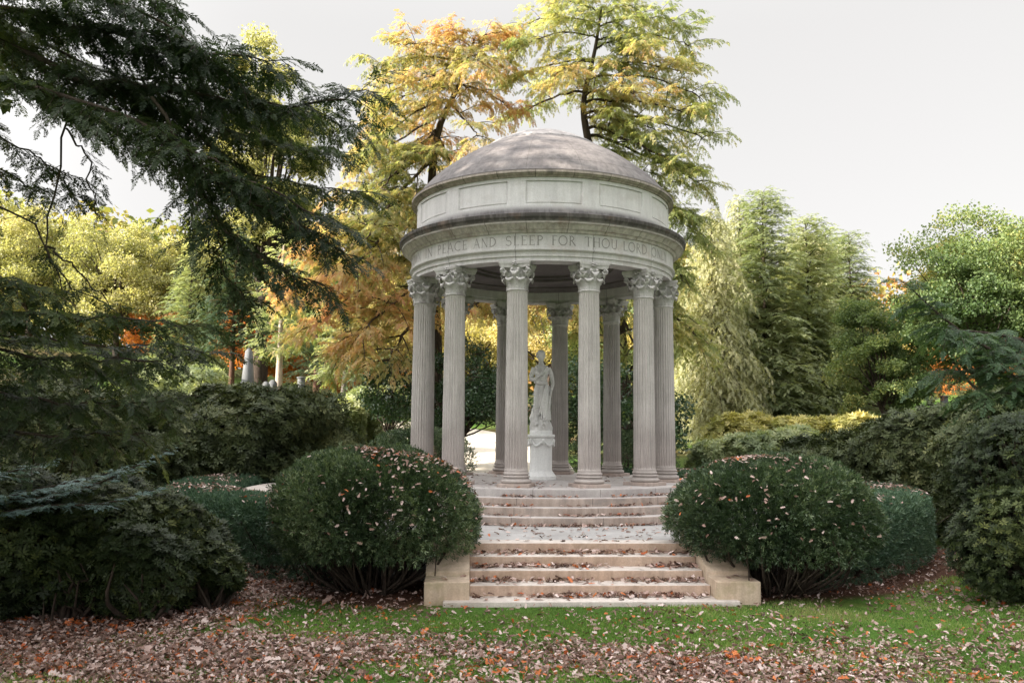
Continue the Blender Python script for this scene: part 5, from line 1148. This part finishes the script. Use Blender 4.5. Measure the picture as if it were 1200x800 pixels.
# ================================================================== LIGHT
def light():
    w = bpy.data.worlds.new('World'); S.world = w; w.use_nodes = True; nt = w.node_tree; nt.nodes.clear(); L = nt.links.new
    az = atan2(-.97, -.25); el = radians(25)
    sky = nt.nodes.new('ShaderNodeTexSky'); sky.sky_type = 'NISHITA'; sky.sun_disc = False; sky.sun_elevation = el; sky.sun_rotation = az
    sky.air_density = 1.0; sky.dust_density = 3.5; sky.ozone_density = 0.6
    bw = nt.nodes.new('ShaderNodeRGBToBW'); L(sky.outputs[0], bw.inputs[0])
    c = mixc(nt, 0.95, sky.outputs[0], bw.outputs[0])
    c = mixc(nt, 0.88, c, (1.125, 1.105, 1.085))      # thin even overcast over the clear sky
    # hazy sky: brighter overhead than near the horizon
    tc = nt.nodes.new('ShaderNodeTexCoord'); sp = nt.nodes.new('ShaderNodeSeparateXYZ'); L(tc.outputs['Generated'], sp.inputs[0])
    zz = math_n(nt, 'MAXIMUM', sp.outputs[2], 0.0)
    ss = nt.nodes.new('ShaderNodeMapRange'); ss.interpolation_type = 'SMOOTHSTEP'; L(zz, ss.inputs[0]); ss.inputs[1].default_value = 0.42; ss.inputs[2].default_value = 1.0
    dt = nt.nodes.new('ShaderNodeVectorMath'); dt.operation = 'DOT_PRODUCT'; L(tc.outputs['Generated'], dt.inputs[0]); dt.inputs[1].default_value = (sin(az)*cos(el), cos(az)*cos(el), sin(el))
    gl = nt.nodes.new('ShaderNodeMapRange'); gl.interpolation_type = 'SMOOTHSTEP'; L(dt.outputs['Value'], gl.inputs[0]); gl.inputs[1].default_value = 0.15; gl.inputs[2].default_value = 1.0   # glow round the veiled sun
    gain = math_n(nt, 'MULTIPLY_ADD', ss.outputs[0], 2.6, math_n(nt, 'MULTIPLY_ADD', gl.outputs[0], 1.6, 1.0))
    vm = nt.nodes.new('ShaderNodeVectorMath'); vm.operation = 'SCALE'; L(c, vm.inputs[0]); L(gain, vm.inputs['Scale']); c = vm.outputs[0]
    bg = nt.nodes.new('ShaderNodeBackground'); L(c, bg.inputs[0]); bg.inputs[1].default_value = 0.15
    out = nt.nodes.new('ShaderNodeOutputWorld'); L(bg.outputs[0], out.inputs[0])
    from mathutils import Vector
    sd = bpy.data.lights.new('sun', 'SUN'); so = bpy.data.objects.new('sun', sd); COL.objects.link(so)
    sd.energy = 4.0; sd.angle = radians(.53); sd.color = (1.0, .90, .76)
    v = Vector((sin(az)*cos(el), cos(az)*cos(el), sin(el))); so.rotation_euler = v.to_track_quat('Z', 'Y').to_euler(); so.location = (-20, -12, 20)
light()
S.view_settings.view_transform = 'Standard'; S.view_settings.look = 'None'; S.view_settings.gamma = 1; S.view_settings.exposure = 2.25
S.render.engine = 'CYCLES'
S.cycles.max_bounces = 6; S.cycles.diffuse_bounces = 3; S.cycles.glossy_bounces = 2; S.cycles.transmission_bounces = 4; S.cycles.transparent_max_bounces = 4
S.cycles.use_denoising = True; S.cycles.sample_clamp_indirect = 6

# crowns that close the view beside and behind the dome
broadleaf('green_tree', 'yellow-green tree behind the cypress pair, just left of the dome', base_at(455, 38), 8.6, 2.8, 'yellow', 430, n=5200, leaf=.30, nl=24)
broadleaf('green_tree', 'yellow-green tree right of the dome, behind the larches', base_at(800, 40), 9.0, 2.6, 'yellow', 431, n=5200, leaf=.30, nl=24)
broadleaf('green_tree', 'shaded green tree among the graves, left of the cypress', base_at(370, 47), 7.6, 3.2, 'maple', 432, n=6500, leaf=.32, nl=26)
broadleaf('pale_tree', 'soft pale yellow-green tree filling in behind the larches and firs', base_at(872, 41), 10.6, 2.6, 'pale', 433, n=9000, leaf=.26, cz=.52, flat=.48, nl=60)
broadleaf('pale_tree', 'soft pale yellow-green tree behind the right half of the firs', base_at(960, 42), 9.6, 2.5, 'pale', 434, n=8000, leaf=.26, cz=.52, flat=.48, nl=60)
shrub('green_shrub', 'leafy green shrub on the slope under the pines, beside the leaning grey trunk', 'shrub', [lobe(425, 478, 31, 26, 20), lobe(405, 488, 30, 26, 18)], 3000, 'spruce', .16, seed=441)
shrub('green_shrub', 'leafy green shrub on the slope at far left, under the pale yellow trees', 'shrub', [lobe(215, 452, 36, 40, 22), lobe(170, 455, 36, 40, 26)], 3500, 'spruce', .2, seed=442)
